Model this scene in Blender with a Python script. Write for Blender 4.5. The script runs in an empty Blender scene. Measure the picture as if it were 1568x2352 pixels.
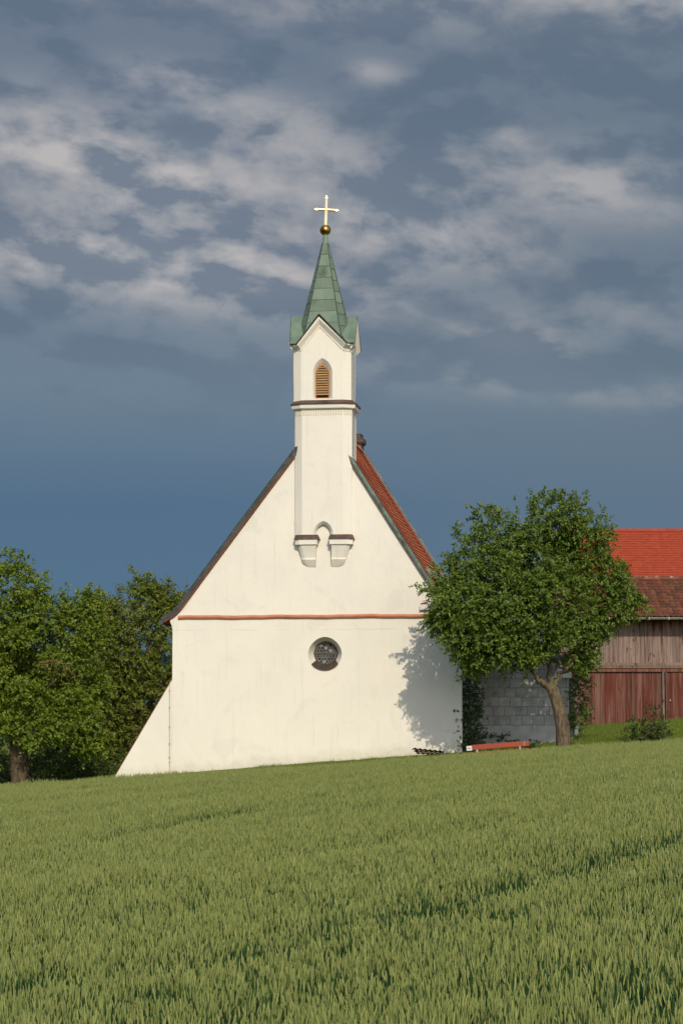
import bpy, bmesh, math, random
import numpy as np
from mathutils import Vector, Matrix

R = math.radians
scene = bpy.context.scene
C = scene.collection
random.seed(7)

# ------------------------------------------------------------------ camera
ZC = 2.0                                   # eye height above the soil at the camera
FPX, CX, CY = 1568 * 50 / 14.9, 784.0, 1176.0   # focal length in units of a 1568 px wide frame
PITCH = math.atan((1690 - CY) / FPX)
cam_d = bpy.data.cameras.new('camera')
cam_d.sensor_fit = 'HORIZONTAL'
cam_d.sensor_width = 14.9
cam_d.lens = 50
cam_d.clip_start = 0.1
cam_d.clip_end = 6000
cam = bpy.data.objects.new('camera', cam_d)
C.objects.link(cam)
cam.location = (0, 0, ZC)
cam.rotation_euler = (math.pi / 2 + PITCH, 0, 0)
scene.camera = cam

# ------------------------------------------------------------------ light and sky
SUN_EL, SUN_AZ = 33.0, 10.0                 # azimuth: degrees to the right of straight behind the camera
S = Vector((math.sin(R(SUN_AZ)) * math.cos(R(SUN_EL)), -math.cos(R(SUN_AZ)) * math.cos(R(SUN_EL)), math.sin(R(SUN_EL))))
sun_d = bpy.data.lights.new('sun', 'SUN')
sun_d.energy = 2.82
sun_d.angle = R(0.55)
sun_d.color = (1.0, 0.88, 0.67)
sun = bpy.data.objects.new('sun', sun_d)
C.objects.link(sun)
sun.location = S * 200
sun.rotation_euler = S.to_track_quat('Z', 'Y').to_euler()

scene.view_settings.view_transform = 'Standard'
scene.view_settings.look = 'None'
scene.view_settings.exposure = 0.0
scene.view_settings.gamma = 1.0
scene.view_settings.use_curve_mapping = False
scene.cycles.adaptive_threshold = 0.025
scene.cycles.max_bounces = 4
scene.cycles.diffuse_bounces = 2
scene.cycles.glossy_bounces = 2
scene.cycles.transmission_bounces = 2

world = bpy.data.worlds.new('World')
scene.world = world
world.use_nodes = True
world.cycles.sampling_method = 'MANUAL'
world.cycles.sample_map_resolution = 256


class NT:
    """small helper to write node trees as expressions"""
    def __init__(s, tree):
        s.t = tree
        s.t.nodes.clear()

    def n(s, typ, **kw):
        nd = s.t.nodes.new(typ)
        for k, v in kw.items():
            setattr(nd, k, v)
        return nd

    def put(s, sock, val):
        if hasattr(val, 'is_output') or isinstance(val, bpy.types.NodeSocket):
            s.t.links.new(val, sock)
        elif isinstance(val, (tuple, list)):
            v = list(val)
            if len(v) == 3 and sock.type == 'RGBA':
                v.append(1)
            sock.default_value = v
        else:
            sock.default_value = val

    def m(s, op, a, b=0.0, c=0.0, clamp=False):
        nd = s.n('ShaderNodeMath', operation=op, use_clamp=clamp)
        for i, x in enumerate((a, b, c)):
            s.put(nd.inputs[i], x)
        return nd.outputs[0]

    def vm(s, op, a, b=(0, 0, 0)):
        nd = s.n('ShaderNodeVectorMath', operation=op)
        s.put(nd.inputs[0], a)
        s.put(nd.inputs[1], b)
        return nd.outputs[0]

    def noise(s, vec, scale, detail=4, rough=0.55, dist=0.0):
        nd = s.n('ShaderNodeTexNoise')
        if vec is not None:
            s.put(nd.inputs['Vector'], vec)
        nd.inputs['Scale'].default_value = scale
        nd.inputs['Detail'].default_value = detail
        nd.inputs['Roughness'].default_value = rough
        nd.inputs['Distortion'].default_value = dist
        return nd.outputs[0]

    def ramp(s, fac, lo, hi, a=0.0, b=1.0, smooth=True):
        nd = s.n('ShaderNodeMapRange', interpolation_type='SMOOTHSTEP' if smooth else 'LINEAR')
        s.put(nd.inputs[0], fac)
        for i, x in enumerate((lo, hi, a, b)):
            s.put(nd.inputs[i + 1], x)
        return nd.outputs[0]

    def mix(s, fac, a, b, blend='MIX'):
        nd = s.n('ShaderNodeMix', data_type='RGBA', blend_type=blend)
        s.put(nd.inputs[0], fac)
        s.put(nd.inputs[6], a)
        s.put(nd.inputs[7], b)
        return nd.outputs[2]

    def crange(s, fac, stops):
        nd = s.n('ShaderNodeValToRGB')
        cr = nd.color_ramp
        while len(cr.elements) < len(stops):
            cr.elements.new(0.5)
        for e, (p, c) in zip(cr.elements, stops):
            e.position = p
            e.color = tuple(c) + (1,)
        s.put(nd.inputs[0], fac)
        return nd.outputs[0]


def build_world():
    w = NT(world.node_tree)
    tc = w.n('ShaderNodeTexCoord').outputs['Generated']
    xyz = w.n('ShaderNodeSeparateXYZ')
    w.put(xyz.inputs[0], tc)
    x, y, z = xyz.outputs
    az = w.m('ARCTAN2', x, y)
    sky = w.n('ShaderNodeTexSky', sky_type='NISHITA')
    sky.sun_disc = False
    sky.sun_elevation = R(SUN_EL)
    sky.sun_rotation = R(180 - SUN_AZ)
    sky.air_density = 1.0
    sky.dust_density = 1.0
    clear = w.mix(1.0, sky.outputs[0], (0.145, 0.145, 0.145), 'MULTIPLY')
    # rain-blue cloud deck
    e2 = w.m('MULTIPLY', z, 2.0, clamp=True)
    base = w.crange(e2, [(0.0, (.112, .186, .262)), (0.08, (.094, .172, .262)), (0.20, (.087, .160, .254)), (0.30, (.155, .218, .285)),
                         (0.42, (.150, .200, .270)), (0.62, (.150, .195, .265)), (1.0, (.19, .225, .28))])
    # rain shaft: the right half is greyer than the left
    lowfreq = w.noise(tc, 3.2, 2, 0.5)
    base = w.mix(w.ramp(w.m('ADD', az, w.m('MULTIPLY', lowfreq, 0.15)), -0.02, 0.22), base, w.mix(0.5, base, (.145, .195, .245)))
    pv = w.vm('MULTIPLY', tc, (1.0, 1.0, 1.9))
    # slightly falling bands towards the right
    shear = w.n('ShaderNodeCombineXYZ')
    w.put(shear.inputs[2], w.m('MULTIPLY', az, 0.12))
    pv = w.vm('ADD', pv, shear.outputs[0])
    # billows: warp the lookup with a coarser noise
    wn = w.m('SUBTRACT', w.noise(pv, 9.0, 2), .5)
    wc = w.n('ShaderNodeCombineXYZ')
    w.put(wc.inputs[0], w.m('MULTIPLY', wn, .03))
    w.put(wc.inputs[2], w.m('MULTIPLY', wn, -.03))
    pw = w.vm('ADD', pv, wc.outputs[0])
    n_big = w.noise(w.vm('ADD', pw, (3.1, 1.7, 0.4)), 19, 6, 0.54)
    n_up = w.noise(w.vm('ADD', pw, (3.1, 1.7, 0.4 + 0.020)), 19, 6, 0.54)
    relief = w.m('SUBTRACT', n_big, n_up)

    # where the brighter cloud banks stand: (column, row, half width, half height, strength) as seen in the photograph
    zs = w.m('ADD', z, w.m('MULTIPLY', az, 0.10))
    ae = w.n('ShaderNodeCombineXYZ')
    w.put(ae.inputs[0], az)
    w.put(ae.inputs[1], zs)
    env = None
    for (bx, by, sx, sy, amp) in [(60, 320, 300, 100, .60), (300, 400, 380, 90, .70), (170, 590, 420, 90, 1.05), (380, 195, 130, 42, .62), (600, 280, 170, 60, .66), (470, 480, 300, 90, .40),
                                  (880, 515, 220, 75, .66), (1330, 430, 330, 80, .72), (1170, 780, 150, 50, .60), (1250, 880, 520, 40, .30), (1350, 15, 480, 55, .66), (760, 380, 200, 60, .45),
                                  (500, 0, 600, 60, .50), (640, 640, 300, 85, .60), (1120, 570, 160, 55, .52), (862, 176, 66, 26, .50), (1183, 327, 44, 26, .42), (1450, 720, 260, 60, .25)]:
        a0 = (bx - CX) / FPX
        e0 = (1690 - by) / FPX * 0.985 + a0 * .10
        nd = w.n('ShaderNodeVectorMath', operation='MULTIPLY_ADD')
        w.put(nd.inputs[0], ae.outputs[0])
        nd.inputs[1].default_value = (FPX / sx, FPX / sy, 0)
        nd.inputs[2].default_value = (-a0 * FPX / sx, -e0 * FPX / sy, 0)
        dt = w.n('ShaderNodeVectorMath', operation='DOT_PRODUCT')
        w.put(dt.inputs[0], nd.outputs[0])
        w.put(dt.inputs[1], nd.outputs[0])
        g = w.m('POWER', 0.368, dt.outputs['Value'])
        env = w.m('MULTIPLY', g, amp) if env is None else w.m('MULTIPLY_ADD', g, amp, env)
    generic = w.m('MULTIPLY', w.ramp(w.noise(pv, 2.3, 2, 0.5), 0.42, 0.62, 0, .7), w.ramp(w.m('ABSOLUTE', az), 0.18, 0.30))
    generic = w.m('MULTIPLY', generic, w.ramp(z, 0.10, 0.22))
    above = w.ramp(z, 0.33, 0.5, 0, .4)
    env = w.m('MINIMUM', w.m('ADD', env, w.m('ADD', generic, above)), 1.0)
    # tops that catch the low sun, shaded undersides
    body = w.ramp(n_big, 0.32, 0.62)
    lit = w.m('ADD', w.m('MULTIPLY', body, 0.60), w.m('MULTIPLY', relief, 3.6))
    bright = w.m('MULTIPLY', w.m('MAXIMUM', lit, 0.0, clamp=True), w.m('MULTIPLY', env, 0.88))
    haze = w.m('MULTIPLY', env, .42)
    dk = w.m('MULTIPLY', w.ramp(w.m('SUBTRACT', w.noise(w.vm('ADD', pw, (8.1, 4.4, 1.3)), 7, 3, .5), w.m('MULTIPLY', relief, 1.5)), 0.42, 0.68), w.ramp(z, 0.11, 0.2, 0, .50))
    cl = w.mix(dk, base, (.092, .138, .205))
    cl = w.mix(haze, cl, (.255, .285, .335))
    cl = w.mix(bright, cl, (.52, .495, .49))
    # the deck breaks up towards the sun's side of the sky
    west = w.n('ShaderNodeVectorMath', operation='DOT_PRODUCT')
    w.put(west.inputs[0], tc)
    west.inputs[1].default_value = (math.sin(R(SUN_AZ)), -math.cos(R(SUN_AZ)), 0)
    cover = w.ramp(w.m('ADD', west.outputs['Value'], w.m('MULTIPLY', w.m('SUBTRACT', lowfreq, 0.5), 0.5)), -0.35, 0.45, 1.0, 0.15)
    col = w.mix(cover, clear, cl)
    bg = w.n('ShaderNodeBackground')
    w.put(bg.inputs[0], col)
    bg.inputs[1].default_value = 1.0
    out = w.n('ShaderNodeOutputWorld')
    w.t.links.new(bg.outputs[0], out.inputs[0])


build_world()

# ------------------------------------------------------------------ measuring helpers
def ray(px, py):
    cx, cy = (px - CX) / FPX, -(py - CY) / FPX
    return Vector((cx, math.cos(PITCH) - cy * math.sin(PITCH), math.sin(PITCH) + cy * math.cos(PITCH)))


def at(px, py, Y):
    r = ray(px, py)
    t = Y / r.y
    return Vector((r.x * t, Y, ZC + r.z * t))


YAW = R(8.0)                               # the chapel front is turned 8 degrees
UX = Vector((math.cos(YAW), -math.sin(YAW), 0))
VX = Vector((math.sin(YAW), math.cos(YAW), 0))
O = at(745, 1690, 70.0)
O.z = ZC - 0.95                            # ground at the middle of the front


def L(px, py, v=0.0):
    """the point of the chapel's plane v (m behind the front) seen at a place of the photograph, as (u, w)"""
    r = ray(px, py)
    c = Vector((0, 0, ZC)) - O
    t = (v - c.dot(VX)) / r.dot(VX)
    p = c + r * t
    return p.dot(UX), p.z


# ------------------------------------------------------------------ materials
MATS = {}


def mat(name, c1, c2=None, scale=4.0, rough=0.8, bump=0.0, bscale=40.0, c3=None, s3=1.0, f3=(0.5, 0.7), metallic=0.0, stretch=(1, 1, 1), spec=0.3, rand=0.0, detail=5, coords='Object', fr=(0.35, 0.65)):
    if name in MATS:
        return MATS[name]
    m = bpy.data.materials.new(name)
    m.use_nodes = True
    t = NT(m.node_tree)
    tc = t.n('ShaderNodeTexCoord').outputs[coords]
    v = t.vm('MULTIPLY', tc, stretch)
    if rand:
        oi = t.n('ShaderNodeObjectInfo').outputs['Random']
        off = t.n('ShaderNodeCombineXYZ')
        for i in range(3):
            t.put(off.inputs[i], t.m('MULTIPLY', oi, 37.0 * (i + 1)))
        v = t.vm('ADD', v, off.outputs[0])
    col = t.mix(t.ramp(t.noise(v, scale, detail), fr[0], fr[1]), c1, c2) if c2 else None
    if col is None:
        col = t.mix(0.0, c1, c1)
    if c3:
        col = t.mix(t.ramp(t.noise(t.vm('ADD', v, (5.3, 2.2, 8.1)), s3, 5), f3[0], f3[1]), col, c3)
    if rand:
        k = t.ramp(oi, 0, 1, 1 - rand, 1 + rand, False)
        cc = t.n('ShaderNodeCombineXYZ')
        for i in range(3):
            t.put(cc.inputs[i], k)
        col = t.mix(1.0, col, cc.outputs[0], 'MULTIPLY')
    b = t.n('ShaderNodeBsdfPrincipled')
    t.put(b.inputs['Base Color'], col)
    b.inputs['Roughness'].default_value = rough
    b.inputs['Metallic'].default_value = metallic
    b.inputs['Specular IOR Level'].default_value = spec
    if bump:
        bn = t.n('ShaderNodeBump')
        bn.inputs['Strength'].default_value = bump
        bn.inputs['Distance'].default_value = 0.02
        t.put(bn.inputs['Height'], t.noise(v, bscale, 4))
        t.t.links.new(bn.outputs[0], b.inputs['Normal'])
    o = t.n('ShaderNodeOutputMaterial')
    t.t.links.new(b.outputs[0], o.inputs[0])
    MATS[name] = m
    return m


def leaf_mat(name, c1, c2, c3=None, transl=0.3, rough=0.5, spec=0.35, p3=(0.93, 0.97)):
    if name in MATS:
        return MATS[name]
    m = bpy.data.materials.new(name)
    m.use_nodes = True
    t = NT(m.node_tree)
    g = t.n('ShaderNodeNewGeometry')
    isl = g.outputs['Random Per Island']
    oi = t.n('ShaderNodeObjectInfo').outputs['Random']
    f = t.m('FRACT', t.m('ADD', isl, t.m('MULTIPLY', oi, 7.13)))
    col = t.mix(f, c1, c2)
    if c3:
        f2 = t.m('FRACT', t.m('MULTIPLY', t.m('ADD', isl, oi), 13.7))
        col = t.mix(t.ramp(f2, p3[0], p3[1]), col, c3)
    b = t.n('ShaderNodeBsdfPrincipled')
    t.put(b.inputs['Base Color'], col)
    b.inputs['Roughness'].default_value = rough
    b.inputs['Specular IOR Level'].default_value = spec
    tr = t.n('ShaderNodeBsdfTranslucent')
    t.put(tr.inputs[0], t.mix(1.0, col, (1.15, 1.25, .6), 'MULTIPLY'))
    mx = t.n('ShaderNodeMixShader')
    mx.inputs[0].default_value = transl
    t.t.links.new(b.outputs[0], mx.inputs[1])
    t.t.links.new(tr.outputs[0], mx.inputs[2])
    o = t.n('ShaderNodeOutputMaterial')
    t.t.links.new(mx.outputs[0], o.inputs[0])
    MATS[name] = m
    return m


def plaster_mat():
    m = bpy.data.materials.new('lime_plaster')
    m.use_nodes = True
    t = NT(m.node_tree)
    tc = t.n('ShaderNodeTexCoord').outputs['Object']
    col = t.mix(t.ramp(t.noise(tc, 0.55, 5, 0.6), 0.35, 0.7), (.80, .765, .685), (.755, .725, .655))
    # faint rain streaks and repair patches
    st = t.noise(t.vm('MULTIPLY', tc, (5.0, 5.0, 0.35)), 1.6, 5, 0.6)
    col = t.mix(t.ramp(st, 0.54, 0.78, 0, 0.60), col, (.63, .61, .56))
    patch = t.noise(t.vm('ADD', tc, (4.2, 0, 9.1)), 1.3, 3, 0.5, 0.6)
    col = t.mix(t.ramp(patch, 0.58, 0.68, 0, 0.40), col, (.68, .66, .60))
    # splash dirt at the foot of the walls
    sep = t.n('ShaderNodeSeparateXYZ')
    t.put(sep.inputs[0], tc)
    hz = t.m('ADD', sep.outputs[2], t.m('MULTIPLY', t.noise(tc, 3.0, 5, 0.65), 0.7))
    slope = t.m('SUBTRACT', hz, t.m('MULTIPLY', sep.outputs[0], 0.082))
    col = t.mix(t.ramp(slope, 0.42, 0.95, 0.5, 0.0), col, (.50, .46, .34))
    # hairline cracks that run along the courses
    cr = t.m('ABSOLUTE', t.m('SUBTRACT', sep.outputs[2], t.m('ADD', 4.12, t.m('MULTIPLY', t.noise(tc, 1.2, 4, 0.6), 0.12))))
    crm = t.m('MULTIPLY', t.ramp(cr, 0.004, 0.016, 1, 0), t.ramp(t.noise(tc, 0.7, 2), 0.42, 0.56))
    col = t.mix(t.m('MULTIPLY', crm, 0.40), col, (.42, .40, .36))
    b = t.n('ShaderNodeBsdfPrincipled')
    t.put(b.inputs['Base Color'], col)
    b.inputs['Roughness'].default_value = 0.92
    b.inputs['Specular IOR Level'].default_value = 0.15
    bn = t.n('ShaderNodeBump')
    bn.inputs['Strength'].default_value = 0.35
    bn.inputs['Distance'].default_value = 0.03
    h = t.m('ADD', t.noise(tc, 2.2, 3, 0.5), t.m('MULTIPLY', t.noise(tc, 26, 4, 0.6), 0.22))
    t.put(bn.inputs['Height'], h)
    t.t.links.new(bn.outputs[0], b.inputs['Normal'])
    o = t.n('ShaderNodeOutputMaterial')
    t.t.links.new(b.outputs[0], o.inputs[0])
    return m


PLASTER = plaster_mat()
TERRACOTTA = mat('terracotta_paint', (.54, .22, .13), (.47, .175, .10), 3, 0.75, 0.2, 30, c3=(.30, .17, .11), s3=2.5, f3=(.55, .75))
COPPER_GREEN = mat('verdigris_copper', (.165, .230, .172), (.120, .180, .138), 2.2, 0.6, 0.15, 20, c3=(.06, .075, .05), s3=1.7, f3=(.56, .78), stretch=(1, 1, .5), rand=.13)
COPPER_PALE = mat('pale_verdigris', (.19, .255, .205), (.115, .16, .13), 3.5, 0.6, 0.15, 20, c3=(.075, .085, .07), s3=2.0, f3=(.5, .68))
COPPER_SEAM = mat('copper_seam', (.055, .085, .065), (.07, .08, .06), 6, 0.6)
COPPER_DARK = mat('tarnished_and_shaded_copper', (.048, .052, .046), (.075, .082, .072), 3, 0.55, 0.1, 20, c3=(.10, .16, .13), s3=2.2, f3=(.62, .74))  # tarnish of gutter and seams; on the left verge it paints in shade
COPPER_BROWN = mat('brown_copper', (.085, .052, .042), (.12, .075, .058), 4, 0.5, 0.1, 20, c3=(.05, .045, .045), s3=3)
GOLD = mat('gilding', (1.0, .86, .56), (1.0, .83, .50), 5, 0.40, metallic=1.0)
GOLD_OLD = mat('old_gilding', (.62, .38, .09), (.45, .26, .06), 4, 0.36, metallic=1.0, c3=(.2, .10, .03), s3=3)
WOOD_OCHRE = mat('ochre_louvre_wood', (.50, .25, .115), (.43, .20, .09), 5, 0.7, 0.2, 40, stretch=(1, 1, 8))
SLAT_OCHRE = mat('weathered_slat', (.40, .245, .115), (.33, .19, .085), 6, 0.7, 0.1, 40, rand=.12)
VERGE_RED = mat('verge_red', (.24, .075, .05), (.17, .06, .045), 4, 0.7)
TILE_OLD = mat('old_clay_tile', (.52, .155, .072), (.43, .120, .060), 5, 0.85, 0.3, 30, c3=(.27, .10, .06), s3=2.5, f3=(.55, .8), rand=.12)
TILE_RED = mat('new_red_tile', (.37, .060, .026), (.33, .052, .023), 3, 0.8, 0.1, 30, c3=(.27, .055, .028), s3=1.2, f3=(.55, .8), rand=.07)
TILE_BROWN = mat('lichened_tile', (.20, .062, .030), (.115, .046, .028), 9, 0.9, 0.4, 30, c3=(.07, .05, .032), s3=4, f3=(.5, .66), rand=.3)
RIDGE_TILE = mat('lichened_ridge_tile', (.22, .07, .04), (.15, .06, .04), 9, 0.9, 0.4, 30, c3=(.34, .31, .26), s3=7, f3=(.56, .66), rand=.25)
BLOCK = mat('rendered_block', (.47, .46, .45), (.36, .355, .35), 2.5, 0.95, 0.4, 30, c3=(.25, .24, .22), s3=5, f3=(.55, .75), rand=.10)
MORTAR = mat('block_joint', (.26, .20, .17), (.20, .16, .14), 6, 0.95, 0.3, 40)
PLINTH = mat('plinth_render', (.47, .465, .45), (.38, .375, .36), 3, 0.95, 0.3, 30, c3=(.30, .30, .24), s3=2, f3=(.55, .75))
STEEL = mat('galvanised_steel', (.42, .43, .42), (.34, .35, .34), 5, 0.45, metallic=.6)
WIRE = mat('conductor_wire', (.30, .29, .27), (.22, .21, .20), 8, 0.5, metallic=.4)
GLASS_DARK = mat('leaded_glass', (.020, .022, .024), (.035, .034, .030), 9, 0.16, spec=.5, rand=.5)
LEAD = mat('lead_came', (.30, .30, .28), (.22, .22, .21), 8, 0.6)
BARK = mat('bark', (.170, .125, .078), (.070, .050, .033), 16, 0.95, 1.0, 26, c3=(.12, .115, .06), s3=3, f3=(.52, .7), stretch=(1, 1, .3))
BARK_DARK = mat('dark_bark', (.120, .086, .055), (.055, .040, .028), 12, 0.95, 0.8, 20, stretch=(1, 1, .3))
TWIG = mat('dead_twig', (.20, .12, .055), (.14, .085, .045), 10, 0.9)
BENCH_RED = mat('bench_red_paint', (.34, .066, .034), (.29, .056, .030), 6, 0.5, 0.1, 40, c3=(.30, .07, .04), s3=4, f3=(.6, .75), stretch=(.2, 1, 1))
WHITE_PAINT = mat('white_enamel', (.72, .72, .70), (.66, .66, .64), 5, 0.45)
BLACK_PRINT = mat('black_print', (.02, .02, .022), None, rough=0.6)
SIGNAL_RED = mat('signal_red_plastic', (.42, .035, .05), None, rough=0.35)
FIBRE = mat('dark_fibre_sheet', (.075, .042, .038), (.05, .035, .032), 5, 0.85, 0.2, 40, rand=.3)
FIBRE_PALE = mat('pale_fibre_sheet', (.26, .22, .17), (.15, .12, .10), 5, 0.85, 0.2, 40)
CONCRETE = mat('concrete', (.36, .34, .30), (.28, .27, .24), 6, 0.9, 0.3, 40)
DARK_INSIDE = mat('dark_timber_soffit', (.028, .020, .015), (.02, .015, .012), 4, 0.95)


def plank_mat(name, bare1, bare2, paint, lo, hi, grey=0.0, top_paint=None, moss=None):
    m = bpy.data.materials.new(name)
    m.use_nodes = True
    t = NT(m.node_tree)
    tc = t.n('ShaderNodeTexCoord').outputs['Object']
    oi = t.n('ShaderNodeObjectInfo').outputs['Random']
    off = t.n('ShaderNodeCombineXYZ')
    for i in range(3):
        t.put(off.inputs[i], t.m('MULTIPLY', oi, 41.0 * (i + 1)))
    v = t.vm('ADD', tc, off.outputs[0])
    grain = t.noise(t.vm('MULTIPLY', v, (26, 26, 0.8)), 1.0, 5, 0.65, 0.4)
    col = t.mix(t.ramp(grain, 0.35, 0.68), bare1, bare2)
    # knots
    kn = t.noise(t.vm('MULTIPLY', v, (9, 9, 4)), 1.0, 1, 0.3)
    col = t.mix(t.ramp(kn, 0.68, 0.76, 0, 0.75), col, (.07, .035, .025))
    # what is left of the paint
    wear = t.noise(t.vm('MULTIPLY', v, (9, 9, 0.55)), 1.0, 5, 0.62, 0.3)
    f = t.m('ADD', wear, t.ramp(oi, 0, 1, -0.09, 0.09, False))
    if top_paint:
        sep = t.n('ShaderNodeSeparateXYZ')
        t.put(sep.inputs[0], tc)
        f = t.m('ADD', f, t.ramp(sep.outputs[2], top_paint[0], top_paint[1], 0.0, 0.30))
    col = t.mix(t.ramp(f, lo, hi), col, t.mix(t.ramp(grain, .3, .7), paint, tuple(c * .72 for c in paint)))
    if moss:
        sep = t.n('ShaderNodeSeparateXYZ')
        t.put(sep.inputs[0], tc)
        col = t.mix(t.ramp(t.m('ADD', sep.outputs[2], t.m('MULTIPLY', wear, 0.35)), moss[0], moss[1], 0.7, 0.0), col, (.085, .080, .030))
    k = t.ramp(t.m('FRACT', t.m('MULTIPLY', oi, 5.7)), 0, 1, .78, 1.2, False)
    cc = t.n('ShaderNodeCombineXYZ')
    for i in range(3):
        t.put(cc.inputs[i], k)
    col = t.mix(1.0, col, cc.outputs[0], 'MULTIPLY')
    b = t.n('ShaderNodeBsdfPrincipled')
    t.put(b.inputs['Base Color'], col)
    b.inputs['Roughness'].default_value = 0.9
    b.inputs['Specular IOR Level'].default_value = 0.2
    bn = t.n('ShaderNodeBump')
    bn.inputs['Strength'].default_value = 0.5
    bn.inputs['Distance'].default_value = 0.01
    t.put(bn.inputs['Height'], grain)
    t.t.links.new(bn.outputs[0], b.inputs['Normal'])
    o = t.n('ShaderNodeOutputMaterial')
    t.t.links.new(b.outputs[0], o.inputs[0])
    return m


PLANK_GREY = plank_mat('silvered_plank', (.30, .225, .195), (.165, .108, .095), (.135, .036, .026), .58, .76, top_paint=(3.6, 4.4))
PLANK_RED = plank_mat('worn_red_plank', (.20, .105, .085), (.125, .058, .045), (.120, .032, .021), .36, .66, moss=(.1, .55))
PLANK_BEAM = plank_mat('weathered_beam', (.24, .17, .13), (.15, .10, .08), (.13, .03, .02), .66, .78)

LEAF_FRUIT = leaf_mat('fruit_tree_leaf', (.078, .135, .016), (.150, .220, .030), (.25, .29, .06), .28)
LEAF_LIME = leaf_mat('lime_tree_leaf', (.105, .165, .014), (.190, .255, .026), (.25, .29, .05), .30)
LEAF_ASH = leaf_mat('walnut_tree_leaf', (.115, .155, .020), (.200, .240, .038), (.27, .25, .07), .30)
LEAF_DARK = leaf_mat('hedge_leaf', (.045, .080, .014), (.085, .125, .024), None, .25)
LEAF_IVY = leaf_mat('climber_leaf', (.030, .062, .016), (.060, .105, .026), (.12, .15, .05), .22)
LEAF_IVY_LIGHT = leaf_mat('light_climber_leaf', (.065, .125, .020), (.105, .175, .030), (.16, .19, .06), .28)
LEAF_ROSE = leaf_mat('shrub_leaf', (.045, .085, .020), (.075, .120, .028), (.16, .07, .035), .25, p3=(.86, .9))
GRASS = leaf_mat('lawn_blade', (.12, .175, .022), (.19, .25, .035), (.26, .23, .08), .3)


# ------------------------------------------------------------------ mesh helpers
class MB:
    def __init__(s):
        s.v, s.f = [], []

    def add(s, vs, fs):
        o = len(s.v)
        s.v += [tuple(v) for v in vs]
        s.f += [tuple(i + o for i in f) for f in fs]
        return s

    def box(s, x0, x1, y0, y1, z0, z1):
        return s.add([(x0, y0, z0), (x1, y0, z0), (x1, y1, z0), (x0, y1, z0), (x0, y0, z1), (x1, y0, z1), (x1, y1, z1), (x0, y1, z1)],
                     [(0, 3, 2, 1), (4, 5, 6, 7), (0, 1, 5, 4), (1, 2, 6, 5), (2, 3, 7, 6), (3, 0, 4, 7)])

    def prism_v(s, poly, v0, v1):
        """polygon of (u, w) pairs extruded from depth v0 to v1"""
        n = len(poly)
        vs = [(u, v0, w) for u, w in poly] + [(u, v1, w) for u, w in poly]
        fs = [tuple(range(n)), tuple(range(2 * n - 1, n - 1, -1))]
        fs += [(i, i + n, (i + 1) % n + n, (i + 1) % n) for i in range(n)]
        return s.add(vs, fs)

    def loft(s, rings, close=True, caps=True):
        n = len(rings[0])
        vs = [p for r in rings for p in r]
        fs = []
        for j in range(len(rings) - 1):
            for i in range(n if close else n - 1):
                k = (i + 1) % n
                fs.append((j * n + i, j * n + k, (j + 1) * n + k, (j + 1) * n + i))
        if caps:
            fs.append(tuple(range(n))[::-1])
            fs.append(tuple(range((len(rings) - 1) * n, len(rings) * n)))
        return s.add(vs, fs)

    def tube(s, pts, rad, seg=6, caps=True):
        pts = [Vector(p) for p in pts]
        if not hasattr(rad, '__len__'):
            rad = [rad] * len(pts)
        rings = []
        for i, p in enumerate(pts):
            d = (pts[min(i + 1, len(pts) - 1)] - pts[max(i - 1, 0)]).normalized()
            a = d.cross(Vector((0, 1, 0)) if abs(d.y) < .9 else Vector((1, 0, 0))).normalized()
            b = d.cross(a)
            rings.append([p + (a * math.cos(2 * math.pi * k / seg) + b * math.sin(2 * math.pi * k / seg)) * rad[i] for k in range(seg)])
        return s.loft(rings, True, caps)

    def sphere(s, c, r, seg=20, rings=12):
        rr = []
        for j in range(rings + 1):
            th = math.pi * j / rings
            q = max(math.sin(th), 1e-3)
            rr.append([(c[0] + r * q * math.cos(2 * math.pi * k / seg), c[1] + r * q * math.sin(2 * math.pi * k / seg), c[2] - r * math.cos(th)) for k in range(seg)])
        return s.loft(rr)

    def mesh(s, name, m, smooth=False, fix=True):
        me = bpy.data.meshes.new(name)
        me.from_pydata(s.v, [], s.f)
        if fix:
            bm = bmesh.new()
            bm.from_mesh(me)
            bmesh.ops.recalc_face_normals(bm, faces=bm.faces)
            bm.to_mesh(me)
            bm.free()
        if smooth:
            me.polygons.foreach_set('use_smooth', [True] * len(me.polygons))
        me.materials.append(m)
        return me

    def build(s, name, m, parent=None, smooth=False, loc=None, fix=True):
        return link(name, s.mesh(name, m, smooth, fix), parent, loc)


def link(name, me, parent=None, loc=None):
    o = bpy.data.objects.new(name, me)
    C.objects.link(o)
    o.parent = parent
    if loc is not None:
        o.location = loc
    return o


def thing(name, label, cat, loc=(0, 0, 0), rz=0.0, group=None):
    o = bpy.data.objects.new(name, None)
    C.objects.link(o)
    o.location = loc
    o.rotation_euler = (0, 0, rz)
    o['label'] = label
    o['category'] = cat
    if group:
        o['group'] = group
    return o


def np_mesh(name, verts, faces, m):
    """mesh from an (n,3) array and an (m,k) array of equal-sided faces"""
    me = bpy.data.meshes.new(name)
    nv, nf, k = len(verts), len(faces), faces.shape[1]
    me.vertices.add(nv)
    me.vertices.foreach_set('co', np.asarray(verts, np.float32).ravel())
    me.loops.add(nf * k)
    me.loops.foreach_set('vertex_index', np.asarray(faces, np.int32).ravel())
    me.polygons.add(nf)
    me.polygons.foreach_set('loop_start', np.arange(0, nf * k, k, dtype=np.int32))
    me.polygons.foreach_set('loop_total', np.full(nf, k, np.int32))
    me.update(calc_edges=True)
    me.materials.append(m)
    return me


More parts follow.
